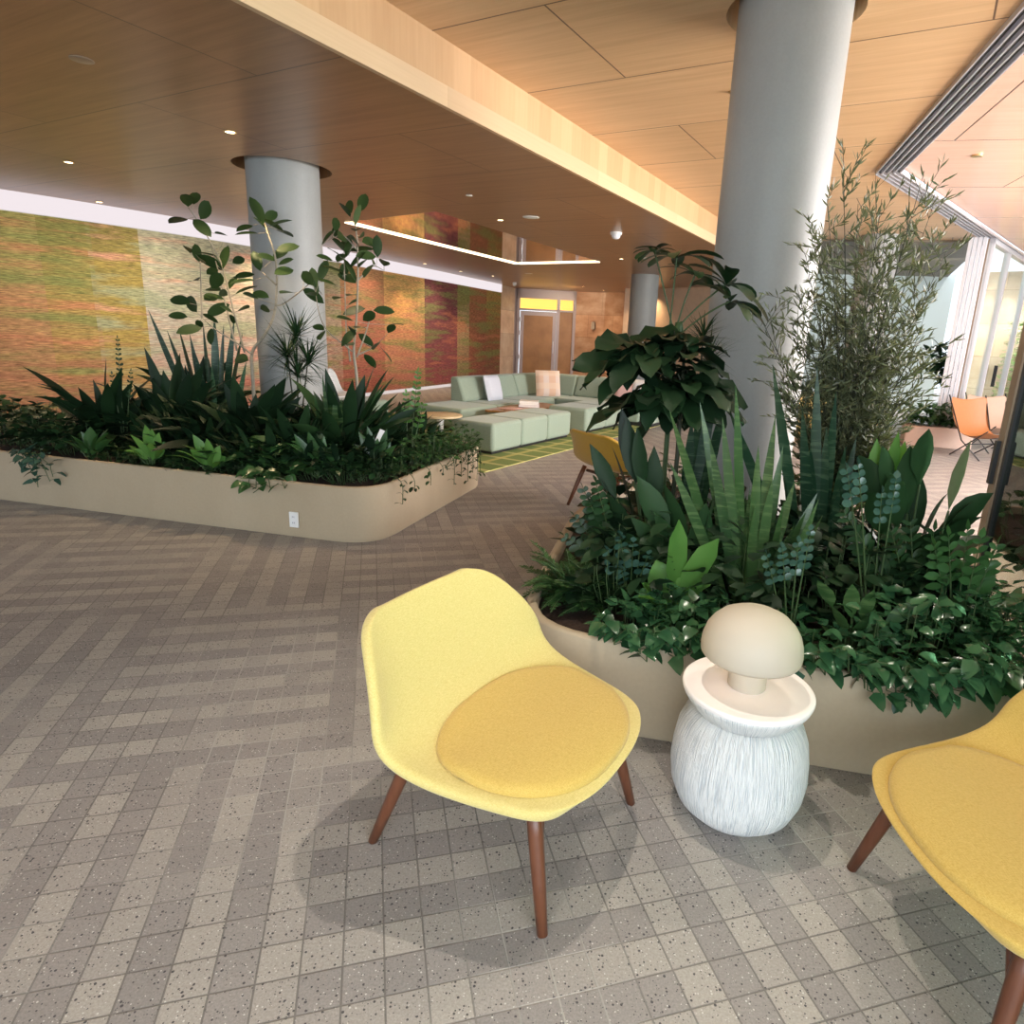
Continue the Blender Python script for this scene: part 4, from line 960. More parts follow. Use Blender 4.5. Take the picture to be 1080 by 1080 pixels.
# ------------------------------------------------------------------ planting
branchy('ficus_tree','broad-leaved young tree with pale forked trunk left of the concrete column',(-2.94, 6.15, 0.36),[[(-2.94, 6.15, 0.36), (-2.901, 6.098, 0.961), (-2.918, 6.159, 1.245), (-2.785, 6.124, 1.397), (-2.696, 6.171, 1.596), (-2.655, 6.175, 1.865), (-2.608, 6.063, 2.099), (-2.651, 6.053, 2.268), (-2.758, 6.217, 2.414)], [(-2.915, 6.15, 1.228), (-3.026, 6.102, 1.327), (-3.206, 6.097, 1.437), (-3.411, 6.249, 1.54)], [(-2.985, 6.15, 1.242), (-3.051, 6.144, 1.596), (-3.167, 6.217, 2.01), (-3.216, 6.145, 2.201), (-3.373, 6.178, 2.436), (-3.364, 6.08, 2.473)], [(-3.055, 6.15, 1.256), (-3.129, 6.177, 1.593), (-3.209, 6.224, 1.967), (-3.223, 6.155, 2.178)], [(-3.356, 6.15, 1.54), (-3.364, 6.198, 1.835), (-3.348, 6.184, 2.015)], [(-2.653, 6.15, 1.863), (-2.688, 6.063, 1.92), (-2.806, 6.202, 1.983)], [(-2.673, 6.15, 1.68), (-2.593, 6.168, 1.701), (-2.37, 6.11, 1.848), (-2.295, 6.056, 1.904)]],[(-3.421, 6.333, 2.586, 0.96), (-3.456, 6.259, 2.554, 1.15), (-3.555, 6.257, 2.375, 1.16), (-3.255, 6.097, 2.305, 1.11), (-3.233, 6.122, 2.456, 1.17), (-3.211, 6.339, 2.288, 0.79), (-3.031, 5.968, 2.145, 0.85), (-3.557, 6.383, 2.147, 0.95), (-3.382, 6.213, 2.108, 0.89), (-3.269, 6.154, 2.089, 0.92), (-3.285, 6.075, 2.037, 1.01), (-3.259, 6.192, 2.025, 1.16), (-3.141, 6.241, 2.084, 1.17), (-3.255, 6.328, 2.039, 1.2), (-3.27, 6.236, 1.95, 0.82), (-3.498, 6.33, 1.868, 1.18), (-3.336, 6.352, 1.795, 1.01), (-3.282, 6.257, 1.729, 0.85), (-3.352, 6.316, 1.72, 1.01), (-3.085, 6.042, 1.757, 0.78), (-3.535, 6.327, 1.657, 1.2), (-3.427, 5.944, 1.671, 1.11), (-3.552, 6.105, 1.541, 0.82), (-3.429, 6.047, 1.421, 1.1), (-3.491, 6.336, 1.476, 0.77), (-3.311, 6.207, 1.536, 0.77), (-3.344, 6.259, 1.37, 0.9), (-3.298, 6.34, 1.614, 1.19), (-3.197, 6.153, 1.867, 1.2), (-3.075, 6.055, 1.622, 0.78), (-3.1, 6.2, 1.537, 0.76), (-2.892, 5.999, 1.629, 0.93), (-3.076, 6.205, 1.859, 0.82), (-2.846, 5.921, 1.857, 1.14), (-2.75, 6.076, 2.469, 1.18), (-2.73, 6.309, 2.459, 0.92), (-2.74, 6.134, 2.355, 0.98), (-2.673, 6.208, 2.369, 1.02), (-2.585, 6.174, 2.385, 1.03), (-2.617, 6.326, 2.321, 0.98), (-2.513, 6.122, 2.17, 1.07), (-2.674, 6.045, 2.078, 0.89), (-2.671, 6.341, 2.146, 0.98), (-2.557, 6.169, 2.062, 0.76), (-2.558, 6.116, 1.971, 1.01), (-2.476, 5.958, 1.783, 1.03), (-3.004, 6.203, 2.055, 0.78), (-2.837, 6.201, 2.062, 0.96), (-2.968, 6.222, 1.927, 0.91), (-2.964, 6.233, 1.804, 1.08), (-2.801, 5.959, 1.743, 0.78), (-3.054, 6.22, 1.17, 1.18), (-2.841, 6.05, 2.267, 0.96), (-2.92, 6.187, 2.33, 0.89), (-2.326, 6.096, 1.919, 0.89), (-2.262, 6.098, 1.94, 1.02), (-2.265, 6.07, 1.851, 0.92), (-2.424, 6.259, 1.946, 0.76), (-2.327, 6.178, 1.776, 1.08), (-2.763, 6.074, 1.76, 0.85), (-2.824, 6.272, 1.642, 0.86)],.20,.048,L['ficus'],11,L['bark'],.018)
branchy('ficus_tree','broad-leaved young tree with straight pale trunk right of the concrete column',(-1.854, 5.85, 0.36),[[(-1.854, 5.85, 0.36), (-1.828, 5.787, 1.055), (-1.862, 5.837, 1.315), (-1.848, 5.89, 1.574), (-1.786, 5.77, 1.906), (-1.794, 5.814, 2.185), (-1.807, 5.817, 2.344)], [(-1.901, 5.85, 1.225), (-1.949, 5.917, 1.484), (-1.92, 5.838, 1.905), (-1.947, 5.921, 2.159)], [(-1.884, 5.85, 1.313), (-1.948, 5.784, 1.381), (-2.08, 5.817, 1.477), (-2.167, 5.88, 1.611), (-2.211, 5.927, 1.798)], [(-1.84, 5.85, 1.263), (-1.76, 5.84, 1.458), (-1.689, 5.795, 1.63), (-1.664, 5.774, 1.681)], [(-1.84, 5.85, 1.28), (-1.705, 5.856, 1.347), (-1.631, 5.788, 1.395)], [(-1.811, 5.85, 1.911), (-1.703, 5.911, 2.037), (-1.6, 5.918, 2.009)], [(-1.806, 5.85, 2.157), (-1.899, 5.787, 2.257), (-2.008, 5.806, 2.239)]],[(-1.785, 5.973, 2.554, 1.04), (-1.899, 5.973, 2.517, 0.91), (-1.855, 5.702, 2.448, 0.88), (-2.024, 5.968, 2.371, 0.87), (-1.775, 5.789, 2.427, 0.94), (-2.046, 5.818, 2.239, 0.93), (-2.044, 6.018, 2.315, 0.82), (-1.872, 5.652, 2.224, 1.17), (-1.945, 6.002, 2.235, 1.19), (-1.818, 5.824, 2.217, 1.18), (-1.816, 6.021, 2.293, 0.85), (-1.726, 5.948, 2.23, 1.13), (-1.656, 5.915, 2.204, 0.98), (-1.982, 5.766, 2.123, 0.9), (-2.052, 5.741, 2.069, 0.78), (-1.964, 5.885, 2.089, 0.88), (-1.948, 5.974, 2.124, 0.77), (-1.897, 6.011, 2.164, 1.06), (-1.819, 6.02, 2.177, 1.15), (-1.73, 6.01, 2.096, 1.01), (-1.528, 5.655, 2.044, 1.09), (-1.723, 5.719, 2.041, 0.88), (-2.127, 5.915, 1.985, 0.99), (-2.005, 5.816, 1.982, 1.17), (-1.945, 5.895, 1.983, 0.9), (-1.846, 5.751, 1.983, 1.14), (-1.718, 5.841, 1.989, 1.1), (-2.061, 5.791, 1.879, 0.84), (-1.911, 5.864, 1.924, 1.12), (-1.938, 5.719, 1.749, 1.11), (-1.921, 6.019, 1.791, 1.11), (-1.902, 5.979, 1.73, 0.75), (-1.871, 5.901, 1.651, 1.14), (-1.877, 5.67, 1.585, 0.87), (-1.696, 5.757, 1.612, 0.99), (-1.581, 5.819, 1.666, 0.96), (-1.504, 5.961, 1.557, 0.75), (-1.484, 5.672, 1.52, 0.81), (-2.115, 5.7, 1.5, 0.78), (-2.217, 6.04, 1.428, 1.13), (-1.755, 5.684, 1.516, 0.98), (-1.854, 5.776, 1.487, 0.89), (-1.887, 5.791, 1.426, 1.04), (-1.766, 5.885, 1.409, 0.91), (-1.632, 5.726, 1.37, 0.9), (-1.539, 5.7, 1.299, 1.0), (-1.75, 5.936, 1.228, 0.92), (-1.845, 5.682, 1.37, 0.83), (-2.227, 5.799, 1.905, 1.02), (-2.236, 5.963, 1.926, 0.92), (-2.225, 5.97, 1.851, 1.03), (-2.208, 5.823, 1.775, 0.92), (-1.735, 5.848, 2.111, 1.07), (-1.796, 5.818, 2.073, 1.06), (-1.875, 5.834, 2.168, 0.86), (-1.962, 5.864, 2.184, 1.06), (-1.762, 5.679, 2.294, 0.94)],.19,.044,L['ficus'],12,L['bark'],.015)
spiky('dracaena','thin spiky-leaved dracaena in front of the left concrete column',(-2.511, 6.1, 0.36),[(-2.446, 6.05, 1.438), (-2.564, 6.1, 1.262), (-2.334, 6.0, 1.225), (-2.436, 6.0, 1.101)],L['dark'],13,L['stemd'],.36,.009,64)
rosette('cast_iron_plant','dark broad-bladed plant at the left end of the left planter',(-4.206, 5.9, 0.36),44,0.66,0.066,0.2,L['deep'],21,'lance',(25, 80),(0.5, 1.2),[(-4.431, 5.77, 0.805), (-4.303, 5.952, 0.949), (-4.69, 5.975, 0.687), (-4.301, 5.75, 0.896), (-4.16, 5.959, 1.151), (-3.846, 5.916, 0.801), (-3.774, 5.705, 0.973), (-4.141, 5.786, 0.834), (-3.833, 5.649, 1.007), (-4.407, 5.925, 0.688), (-4.7, 5.865, 0.637)],.12)
rosette('cast_iron_plant','tall dark broad-bladed clump left of the forked tree in the left planter',(-3.705, 6.1, 0.36),52,0.74,0.074,0.2,L['deep'],22,'lance',(25, 80),(0.5, 1.2),[(-3.927, 6.155, 1.25), (-3.572, 6.117, 1.216), (-3.718, 6.067, 1.056), (-3.348, 6.093, 1.115), (-3.99, 6.026, 0.916), (-3.342, 5.841, 1.068), (-3.814, 6.035, 0.966), (-3.114, 5.802, 1.014), (-4.084, 5.857, 0.796)],.12)
rosette('cast_iron_plant','dark broad-bladed clump at the foot of the forked tree',(-2.736, 5.6, 0.36),50,0.68,0.066,0.2,L['deep'],23,'lance',(25, 80),(0.5, 1.2),[(-2.93, 5.61, 1.019), (-2.667, 5.318, 0.975), (-2.36, 5.337, 1.041), (-2.264, 5.34, 1.099), (-2.671, 5.652, 0.922), (-2.426, 5.372, 0.856), (-2.848, 5.309, 0.812), (-2.378, 5.637, 0.855), (-2.711, 5.349, 1.101), (-2.268, 5.638, 0.918)],.12)
rosette('cast_iron_plant','dark upright leafy clump at the foot of the straight-trunked tree',(-1.867, 5.5, 0.36),50,0.68,0.066,0.2,L['dark'],24,'lance',(25, 80),(0.5, 1.2),[(-1.989, 5.469, 1.182), (-1.578, 5.534, 1.244), (-1.487, 5.581, 1.199), (-1.394, 5.432, 1.149), (-1.291, 5.519, 0.894), (-1.886, 5.215, 1.094), (-1.669, 5.507, 1.14), (-2.076, 5.405, 0.995), (-1.211, 5.486, 0.885), (-1.689, 5.243, 1.117), (-1.39, 5.5, 0.995), (-1.529, 5.574, 1.063)],.12)
rosette('cast_iron_plant','dark drooping leafy clump at the middle of the left planter front',(-2.133, 5.2, 0.36),36,0.42,0.05,0.14,L['deep'],25,'lance',(25, 80),(0.5, 1.2),[(-2.174, 4.924, 0.901), (-1.974, 5.03, 0.936), (-1.863, 5.126, 0.894), (-2.255, 5.231, 0.748), (-1.784, 4.997, 0.801), (-1.884, 4.972, 0.836), (-2.301, 5.0, 0.813)],.12)
rosette('cast_iron_plant','dark leafy clump at the back left of the left planter',(-4.001, 7.0, 0.36),40,0.72,0.066,0.2,L['deep'],26,'lance',(25, 80),(0.5, 1.2),[(-4.018, 6.946, 1.046), (-3.837, 7.001, 1.151), (-3.514, 6.857, 1.122), (-3.371, 6.847, 0.983), (-4.244, 6.859, 0.794), (-3.871, 6.84, 0.911)],.12)
blades('snake_plant','dark tall blades rising behind the forked tree',(-3.544, 6.55, 0.36),16,.85,.036,.16,L['snakedark'],27,tips=[(-4.058, 6.484, 1.597), (-3.854, 6.417, 1.41), (-3.788, 6.5, 1.449), (-3.737, 6.595, 1.38), (-3.533, 6.483, 1.496), (-3.452, 6.549, 1.555), (-3.304, 6.432, 1.488), (-3.253, 6.538, 1.528), (-3.673, 6.551, 1.2), (-3.175, 6.535, 1.423)])
blades('snake_plant','green upright blades in the middle right of the left planter',(-1.896, 5.35, 0.36),6,.45,.024,.10,L['snake'],28,tips=[(-1.953, 5.302, 1.146), (-1.857, 5.298, 1.014), (-1.916, 5.317, 1.063), (-1.822, 5.348, 0.949), (-2.014, 5.258, 0.987)])
pinnate('zz_plant','fresh green upright frond at the right end of the left planter',(-1.361, 5.7, 0.36),[(-1.255, 5.66, 1.174), (-1.38, 5.725, 0.976), (-1.225, 5.742, 0.899)],.075,.018,L['fresh'],29,.05,start=.5)
pinnate('zz_plant','upright narrow frond standing up against the pale mural panel',(-3.951, 5.75, 0.36),[(-3.894, 5.752, 1.331), (-3.807, 5.744, 1.052), (-3.998, 5.772, 1.016)],.055,.013,L['dark'],30,.045,start=.6)
rosette('aglaonema','pale-leaved small plant in the left planter, below the big dark blades',(-3.22, 4.981, 0.42),9,0.25,0.0442,.05,L['fresh'],31,'lance',(40,80),(.3,.9),[(-3.215, 4.943, 0.719), (-3.173, 4.953, 0.69), (-3.112, 4.945, 0.664), (-3.299, 4.991, 0.574), (-3.084, 4.959, 0.589), (-3.323, 4.949, 0.519), (-3.198, 5.004, 0.546)],.05,face=.8)
rosette('aglaonema','pale-leaved small plant in the left planter, second from the left',(-3.794, 5.122, 0.42),9,0.25,0.0442,.05,L['mid'],32,'lance',(40,80),(.3,.9),[(-3.9, 5.176, 0.601), (-3.759, 5.098, 0.657), (-3.724, 5.147, 0.606), (-3.889, 5.112, 0.511), (-3.689, 5.164, 0.558)],.05,face=.8)
rosette('aglaonema','fresh green small plant in the left planter at the front middle',(-2.683, 4.845, 0.42),9,0.275,0.0442,.05,L['fresh'],33,'lance',(40,80),(.3,.9),[(-2.802, 4.855, 0.677), (-2.675, 4.817, 0.66), (-2.576, 4.811, 0.608), (-2.796, 4.788, 0.572), (-2.556, 4.843, 0.516), (-2.746, 4.831, 0.597), (-2.621, 4.806, 0.549)],.05,face=.8)
rosette('aglaonema','green small broad-leaved plant above the outlet in the left planter',(-1.848, 4.823, 0.42),9,0.275,0.0442,.05,L['mid'],34,'lance',(40,80),(.3,.9),[(-2.006, 4.806, 0.723), (-1.896, 4.802, 0.75), (-1.796, 4.856, 0.711), (-1.671, 4.78, 0.671), (-2.101, 4.882, 0.619), (-1.659, 4.821, 0.577), (-1.878, 4.835, 0.637), (-1.744, 4.819, 0.61)],.05,face=.8)
rosette('aglaonema','upright light-leaved plant beside the small white tag',(-1.466, 5.093, 0.42),9,0.3,0.0338,.05,L['mid'],35,'lance',(40,80),(.3,.9),[(-1.622, 5.133, 0.715), (-1.552, 5.132, 0.764), (-1.461, 5.1, 0.674), (-1.381, 5.091, 0.755), (-1.667, 5.119, 0.615), (-1.365, 5.136, 0.642), (-1.503, 5.081, 0.614)],.05,face=.8)
mound('ivy','small-leaved ivy mound at the left end of the left planter',[(-4.934, 5.724, 0.22), (-4.508, 5.541, 0.22), (-4.169, 5.444, 0.22), (-5.475, 6.32, 0.3), (-4.901, 6.187, 0.3)],0.36,0.34,900,0.085,0.032,L['dark'],41,'oval','plant',elr=(-0.2, 0.9))
mound('ground_cover','low dark small-leaved cover along the front of the left planter',[(-3.64, 5.146, 0.17), (-3.306, 5.108, 0.17), (-2.92, 4.971, 0.17), (-2.536, 4.879, 0.18), (-3.803, 5.636, 0.25), (-3.251, 5.412, 0.25), (-2.775, 5.276, 0.25)],0.36,0.11,800,0.065,0.021,L['dark'],42,'oval','plant',elr=(-0.2, 0.9))
mound('pothos','large-leaved pothos mound at the front right of the left planter',[(-2.365, 4.988, 0.2), (-2.117, 4.937, 0.2), (-1.875, 4.886, 0.2), (-2.595, 5.403, 0.25), (-2.268, 5.399, 0.25)],0.36,0.3,420,0.13,0.048,L['mid'],43,'heart','plant',elr=(-0.2, 0.9))
mound('ground_cover','dark glossy cover at the right corner of the left planter',[(-1.636, 4.837, 0.18), (-1.473, 4.905, 0.18), (-1.817, 5.264, 0.25), (-1.557, 5.324, 0.25)],0.36,0.26,560,0.09,0.026,L['dark'],44,'oval','plant',elr=(-0.2, 0.9))
mound('ground_cover','fine trailing cover along the right side of the left planter',[(-1.345, 5.218, 0.2), (-1.231, 5.481, 0.2), (-1.105, 5.681, 0.22), (-0.97, 5.896, 0.24), (-1.408, 5.88, 0.3), (-1.255, 6.218, 0.3), (-1.068, 6.375, 0.28)],0.36,0.28,1000,0.06,0.018,L['mid'],45,'oval','plant',elr=(-0.2, 0.9))
mound('undergrowth','dark leafy undergrowth filling the middle of the left planter',[(-3.4, 6.0, 0.5), (-2.6, 5.8, 0.5), (-1.9, 5.6, 0.5), (-3.9, 6.2, 0.5), (-1.6, 6.1, 0.4), (-2.2, 6.4, 0.4), (-3.0, 5.5, 0.5), (-2.3, 5.2, 0.45), (-1.75, 5.1, 0.4)],0.36,0.3,1500,0.26,0.036,L['deep'],46,'lance','plant',elr=(0.3, 1.4))
trailing('trailing_pothos','ivy strands hanging over the rim at the left end of the left planter',[[(-4.288, 5.093, 0.4), (-4.288, 4.983, 0.45), (-4.214, 4.918, 0.362), (-4.208, 4.918, 0.357), (-4.201, 4.918, 0.352), (-4.194, 4.918, 0.348)], [(-4.239, 5.083, 0.4), (-4.239, 4.973, 0.45), (-4.146, 4.908, 0.367), (-4.135, 4.908, 0.342), (-4.124, 4.908, 0.318), (-4.113, 4.908, 0.293)], [(-4.188, 5.073, 0.4), (-4.188, 4.963, 0.45), (-4.077, 4.898, 0.372), (-4.082, 4.898, 0.312), (-4.087, 4.898, 0.251), (-4.091, 4.898, 0.189)], [(-4.144, 5.063, 0.4), (-4.144, 4.953, 0.45), (-4.018, 4.888, 0.377), (-4.005, 4.888, 0.333), (-3.992, 4.888, 0.288), (-3.979, 4.888, 0.243)], [(-4.1, 5.054, 0.4), (-4.1, 4.944, 0.45), (-3.958, 4.879, 0.382), (-3.953, 4.879, 0.349), (-3.948, 4.879, 0.317), (-3.943, 4.879, 0.284)], [(-4.207, 5.076, 0.4), (-4.207, 4.966, 0.45), (-4.103, 4.901, 0.37), (-4.106, 4.901, 0.353), (-4.109, 4.901, 0.335), (-4.111, 4.901, 0.317)]],L['silver'],51,.075,.03,.04)
trailing('trailing_pothos','big-leaved pothos strands hanging over the rim left of the outlet',[[(-2.279, 4.763, 0.4), (-2.279, 4.653, 0.45), (-2.273, 4.588, 0.35), (-2.268, 4.588, 0.355), (-2.263, 4.588, 0.36), (-2.258, 4.588, 0.365)], [(-2.196, 4.744, 0.4), (-2.196, 4.634, 0.45), (-2.173, 4.569, 0.359), (-2.193, 4.569, 0.344), (-2.212, 4.569, 0.329), (-2.232, 4.569, 0.314)], [(-2.133, 4.729, 0.4), (-2.133, 4.619, 0.45), (-2.096, 4.554, 0.367), (-2.087, 4.554, 0.367), (-2.078, 4.554, 0.367), (-2.069, 4.554, 0.368)], [(-2.036, 4.706, 0.4), (-2.036, 4.596, 0.45), (-1.983, 4.531, 0.377), (-1.975, 4.531, 0.385), (-1.968, 4.531, 0.392), (-1.961, 4.531, 0.4)], [(-2.228, 4.751, 0.4), (-2.228, 4.641, 0.45), (-2.211, 4.576, 0.356), (-2.221, 4.576, 0.351), (-2.231, 4.576, 0.345), (-2.24, 4.576, 0.34)]],L['mid'],52,.10,.042,.045)
trailing('trailing_vine','fine vine strands hanging down the right side of the left planter',[[(-1.36, 4.72, 0.42), (-1.24, 4.7, 0.46), (-1.17, 4.7, 0.4), (-1.165, 4.69, 0.25)], [(-1.314, 4.912, 0.42), (-1.194, 4.892, 0.46), (-1.124, 4.892, 0.4), (-1.119, 4.882, 0.31)], [(-1.246, 5.2, 0.42), (-1.126, 5.18, 0.46), (-1.056, 5.18, 0.4), (-1.051, 5.17, 0.29)], [(-1.189, 5.44, 0.42), (-1.069, 5.42, 0.46), (-0.999, 5.42, 0.4), (-0.994, 5.41, 0.33)], [(-1.132, 5.68, 0.42), (-1.012, 5.66, 0.46), (-0.942, 5.66, 0.4), (-0.937, 5.65, 0.19)], [(-1.094, 5.84, 0.42), (-0.974, 5.82, 0.46), (-0.904, 5.82, 0.4), (-0.899, 5.81, 0.23)], [(-1.056, 6.0, 0.42), (-0.936, 5.98, 0.46), (-0.866, 5.98, 0.4), (-0.861, 5.97, 0.15)], [(-1.026, 6.128, 0.42), (-0.906, 6.108, 0.46), (-0.836, 6.108, 0.4), (-0.831, 6.098, 0.21)], [(-0.999, 6.24, 0.42), (-0.879, 6.22, 0.46), (-0.809, 6.22, 0.4), (-0.804, 6.21, 0.11)], [(-0.98, 6.32, 0.42), (-0.86, 6.3, 0.46), (-0.79, 6.3, 0.4), (-0.785, 6.29, 0.17)]],L['dark'],53,.05,.013,.022,'oval')
PLANT_TAG=((-1.444, 5.15, 0.705))
fern('fern','fluffy green fern at the left rounded end of the near planter',(0.105, 2.818, 0.36),70,.27,L['fern'],61,.10,(25,88),(.5,1.6),.045)
fern('fern','low dark fern just right of the fluffy fern',(0.244, 2.703, 0.36),34,.24,L['dark'],62,.07,(25,85))
rosette('birds_nest_fern','bright green wavy-edged fern behind the lamp and pothos',(0.525, 2.633, 0.36),6,.30,.062,.02,L['fresh'],63,'wavy',(45,80),(.2,.8),[(0.519, 2.643, 0.801), (0.441, 2.666, 0.609), (0.69, 2.617, 0.733), (0.612, 2.593, 0.418), (0.413, 2.593, 0.483), (0.646, 2.642, 0.585)],.03,.2,wave=.12,face=.9)
blades('snake_plant','tall green snake plant in the centre of the near planter behind the lamp',(0.946, 2.85, 0.345),26,.6,.021,.12,L['snake'],64,tips=[(0.471, 2.848, 1.242), (0.61, 2.893, 1.277), (0.756, 2.877, 1.36), (0.484, 2.779, 1.019), (0.687, 2.77, 1.228), (0.859, 2.781, 1.112), (0.912, 2.77, 1.247), (0.784, 2.853, 0.914), (0.873, 2.877, 0.877), (0.945, 2.884, 0.834), (1.037, 2.781, 0.96), (1.184, 2.878, 0.892), (1.059, 2.79, 0.732), (1.117, 2.808, 0.818), (0.845, 2.857, 0.701), (0.93, 2.754, 0.974), (0.636, 2.755, 1.147), (0.998, 2.873, 1.103)])
blades('snake_plant','dark banded snake plant standing under the fine-leaved shrub',(1.405, 3.2, 0.345),14,.65,.024,.13,L['snakedark'],65,tips=[(0.984, 3.125, 1.449), (1.198, 3.133, 1.45), (1.316, 3.16, 1.338), (1.454, 3.171, 1.112), (1.139, 3.091, 1.255), (1.285, 3.13, 1.166), (1.396, 3.142, 1.077), (1.227, 3.148, 1.068), (0.795, 3.115, 1.236)])
blades('snake_plant','dark banded snake plant against the foot of the near column',(0.715, 3.5, 0.345),4,.6,.03,.1,L['snakedark'],66,tips=[(0.83, 3.56, 1.394), (0.768, 3.605, 1.234), (0.892, 3.537, 1.297), (0.716, 3.555, 1.133)])
wispy('fine_leaved_shrub','tall airy shrub with tiny narrow grey-green leaves right of the near column',(1.59, 3.55, 0.345),[(1.245, 3.272, 2.319), (1.214, 3.365, 2.243), (1.465, 3.599, 2.255), (1.436, 3.268, 2.214), (1.311, 3.732, 2.155), (1.285, 3.745, 2.012), (1.605, 3.258, 2.339), (1.936, 3.765, 2.306), (1.869, 3.425, 2.038), (1.774, 3.663, 2.211), (1.712, 3.654, 2.115), (1.131, 3.377, 1.832), (1.209, 3.606, 1.658), (1.922, 3.592, 1.883), (1.887, 3.684, 1.79), (1.467, 3.359, 2.02), (1.396, 3.653, 2.054), (1.578, 3.777, 1.881), (1.313, 3.604, 1.809), (1.666, 3.522, 1.866), (1.744, 3.268, 1.632), (1.828, 3.496, 1.443), (1.605, 3.411, 1.626), (1.497, 3.631, 1.672), (1.306, 3.607, 1.514), (1.151, 3.54, 1.359), (1.16, 3.309, 1.28), (1.423, 3.587, 1.369), (1.616, 3.579, 1.429), (1.707, 3.307, 1.306), (1.694, 3.734, 1.211), (1.971, 3.593, 1.495), (0.931, 3.274, 1.684), (1.152, 3.759, 1.556), (1.486, 3.285, 1.841), (1.719, 3.399, 1.632), (1.424, 3.632, 1.815), (1.611, 3.558, 2.142), (1.866, 3.533, 2.127), (1.386, 3.588, 1.617)],L['olive'],67,L['stemd'])
rosette('peace_lily','large glossy-leaved plant at the right against the bright terrace floor',(1.662, 2.9, 0.345),26,.36,.062,.24,L['dark'],68,'lance',(25,80),(.5,1.3),[(1.613, 2.84, 1.214), (1.931, 2.805, 0.946), (1.882, 2.772, 0.843), (1.793, 2.746, 0.772), (1.451, 2.902, 1.12), (1.356, 2.911, 1.07), (1.555, 2.86, 1.132), (1.794, 2.908, 0.914), (1.852, 2.816, 0.896), (1.717, 2.794, 0.763), (1.474, 2.822, 1.007), (1.666, 2.939, 0.991), (1.344, 2.74, 0.933)],.07,sag=.3,face=.7)
rosette('peace_lily','single pale upright leaf at the right against the terrace floor',(1.699, 2.8, 0.345),0,.26,.04,.1,L['olive'],69,'lance',(60,80),(.2,.4),[(1.78, 2.8, 1.177)],.02,face=1)
rosette('aglaonema','yellow-green leaves peeking over the big glossy plant',(1.535, 2.95, 0.345),3,.2,.04,.2,L['fresh'],70,'lance',(60,85),(.3,.8),[(1.541, 2.95, 1.182), (1.437, 2.93, 1.149), (1.59, 2.972, 1.137)],.04)
lobed('philodendron','tall dark plant with big lobed leaves at the left of the near column',(0.589, 3.25, 0.345),[(0.261, 3.147, 1.564, 0.92), (0.328, 3.165, 1.471, 0.99), (0.438, 3.298, 1.564, 0.92), (0.567, 3.325, 1.478, 0.84), (0.616, 3.117, 1.537, 0.83), (0.242, 3.061, 1.414, 1.07), (0.381, 3.282, 1.364, 0.86), (0.468, 3.088, 1.401, 0.95), (0.618, 3.288, 1.375, 1.09), (0.706, 3.29, 1.448, 1.01), (0.497, 3.073, 1.294, 0.94), (0.63, 3.09, 1.343, 0.98), (0.457, 3.225, 1.209, 0.87), (0.707, 3.11, 1.367, 1.07), (0.315, 3.031, 1.289, 1.08), (0.582, 3.341, 1.602, 1.13), (0.218, 3.158, 1.341, 0.99)],.38,L['deep'],71,L['stemd'])
umbrella('schefflera','umbrella plant with radiating leaflets in front of the near column',(0.58, 3.45, 0.345),[((0.527, 3.4, 1.577), (0.525, 3.35, 1.926), 1.0), ((0.566, 3.4, 1.625), (0.621, 3.35, 1.851), 0.8), ((0.569, 3.4, 1.602), (0.79, 3.4, 1.818), 1.1), ((0.586, 3.4, 1.571), (0.794, 3.3, 1.732), 0.9), ((0.56, 3.4, 1.532), (0.425, 3.45, 1.963), 0.6)],.23,.034,L['dark'],72,L['stemg'],8)
spiky('dracaena','spiky-leaved plant beside the near column, behind the lobed leaves',(0.804, 3.8, 0.345),[(0.784, 3.8, 1.58), (0.824, 3.78, 1.467)],L['dark'],73,L['stemd'],.22,.007,44)
rosette('rubber_plant','dark plant with long drooping leaves at the left edge of the near planter',(0.483, 3.05, 0.345),26,.34,.046,.18,L['deep'],74,'lance',(15,75),(.6,1.5),[(0.139, 3.02, 1.047), (0.193, 3.032, 0.9), (0.25, 3.114, 1.027), (0.302, 3.045, 1.176), (0.23, 2.952, 0.828), (0.281, 3.086, 1.215), (0.353, 2.996, 1.141), (0.444, 3.024, 1.051), (0.136, 3.054, 0.798), (0.266, 2.881, 0.734)],.08)
rosette('cast_iron_plant','broad ribbed dark leaves left of the tall snake plant',(0.673, 2.9, 0.345),20,.36,.055,.14,L['dark'],75,'lance',(20,70),(.5,1.3),[(0.358, 2.893, 0.929), (0.48, 2.876, 0.903), (0.337, 2.849, 0.746), (0.444, 2.854, 0.773), (0.728, 2.844, 0.944), (0.665, 2.801, 0.842), (0.234, 2.855, 0.671)],.06)
pinnate('zz_plant','round glossy leaves on short stems above the fluffy fern',(0.359, 2.8, 0.345),[(0.27, 2.604, 0.729), (0.334, 2.65, 0.688), (0.224, 2.665, 0.643), (0.403, 2.644, 0.637), (0.291, 2.657, 0.562)],.055,.021,L['silver'],76,.05,'oval',start=.5)
pinnate('ivy','small-leaved dark sprigs reaching over the left edge of the near planter',(0.349, 3.1, 0.345),[(0.042, 3.142, 0.548), (0.089, 3.128, 0.655), (0.153, 2.977, 0.771), (0.123, 3.108, 0.808), (0.239, 3.075, 0.798), (0.173, 2.96, 0.878)],.065,.02,L['dark'],77,.04,'oval')
pinnate('silver_leaf_plant','silvery round-leaved sprig at the centre right of the near planter',(1.374, 2.55, 0.345),[(1.146, 2.539, 1.07), (1.184, 2.529, 1.093), (1.337, 2.516, 1.046), (1.309, 2.553, 0.977)],.06,.021,L['silver'],78,.036,start=.74)
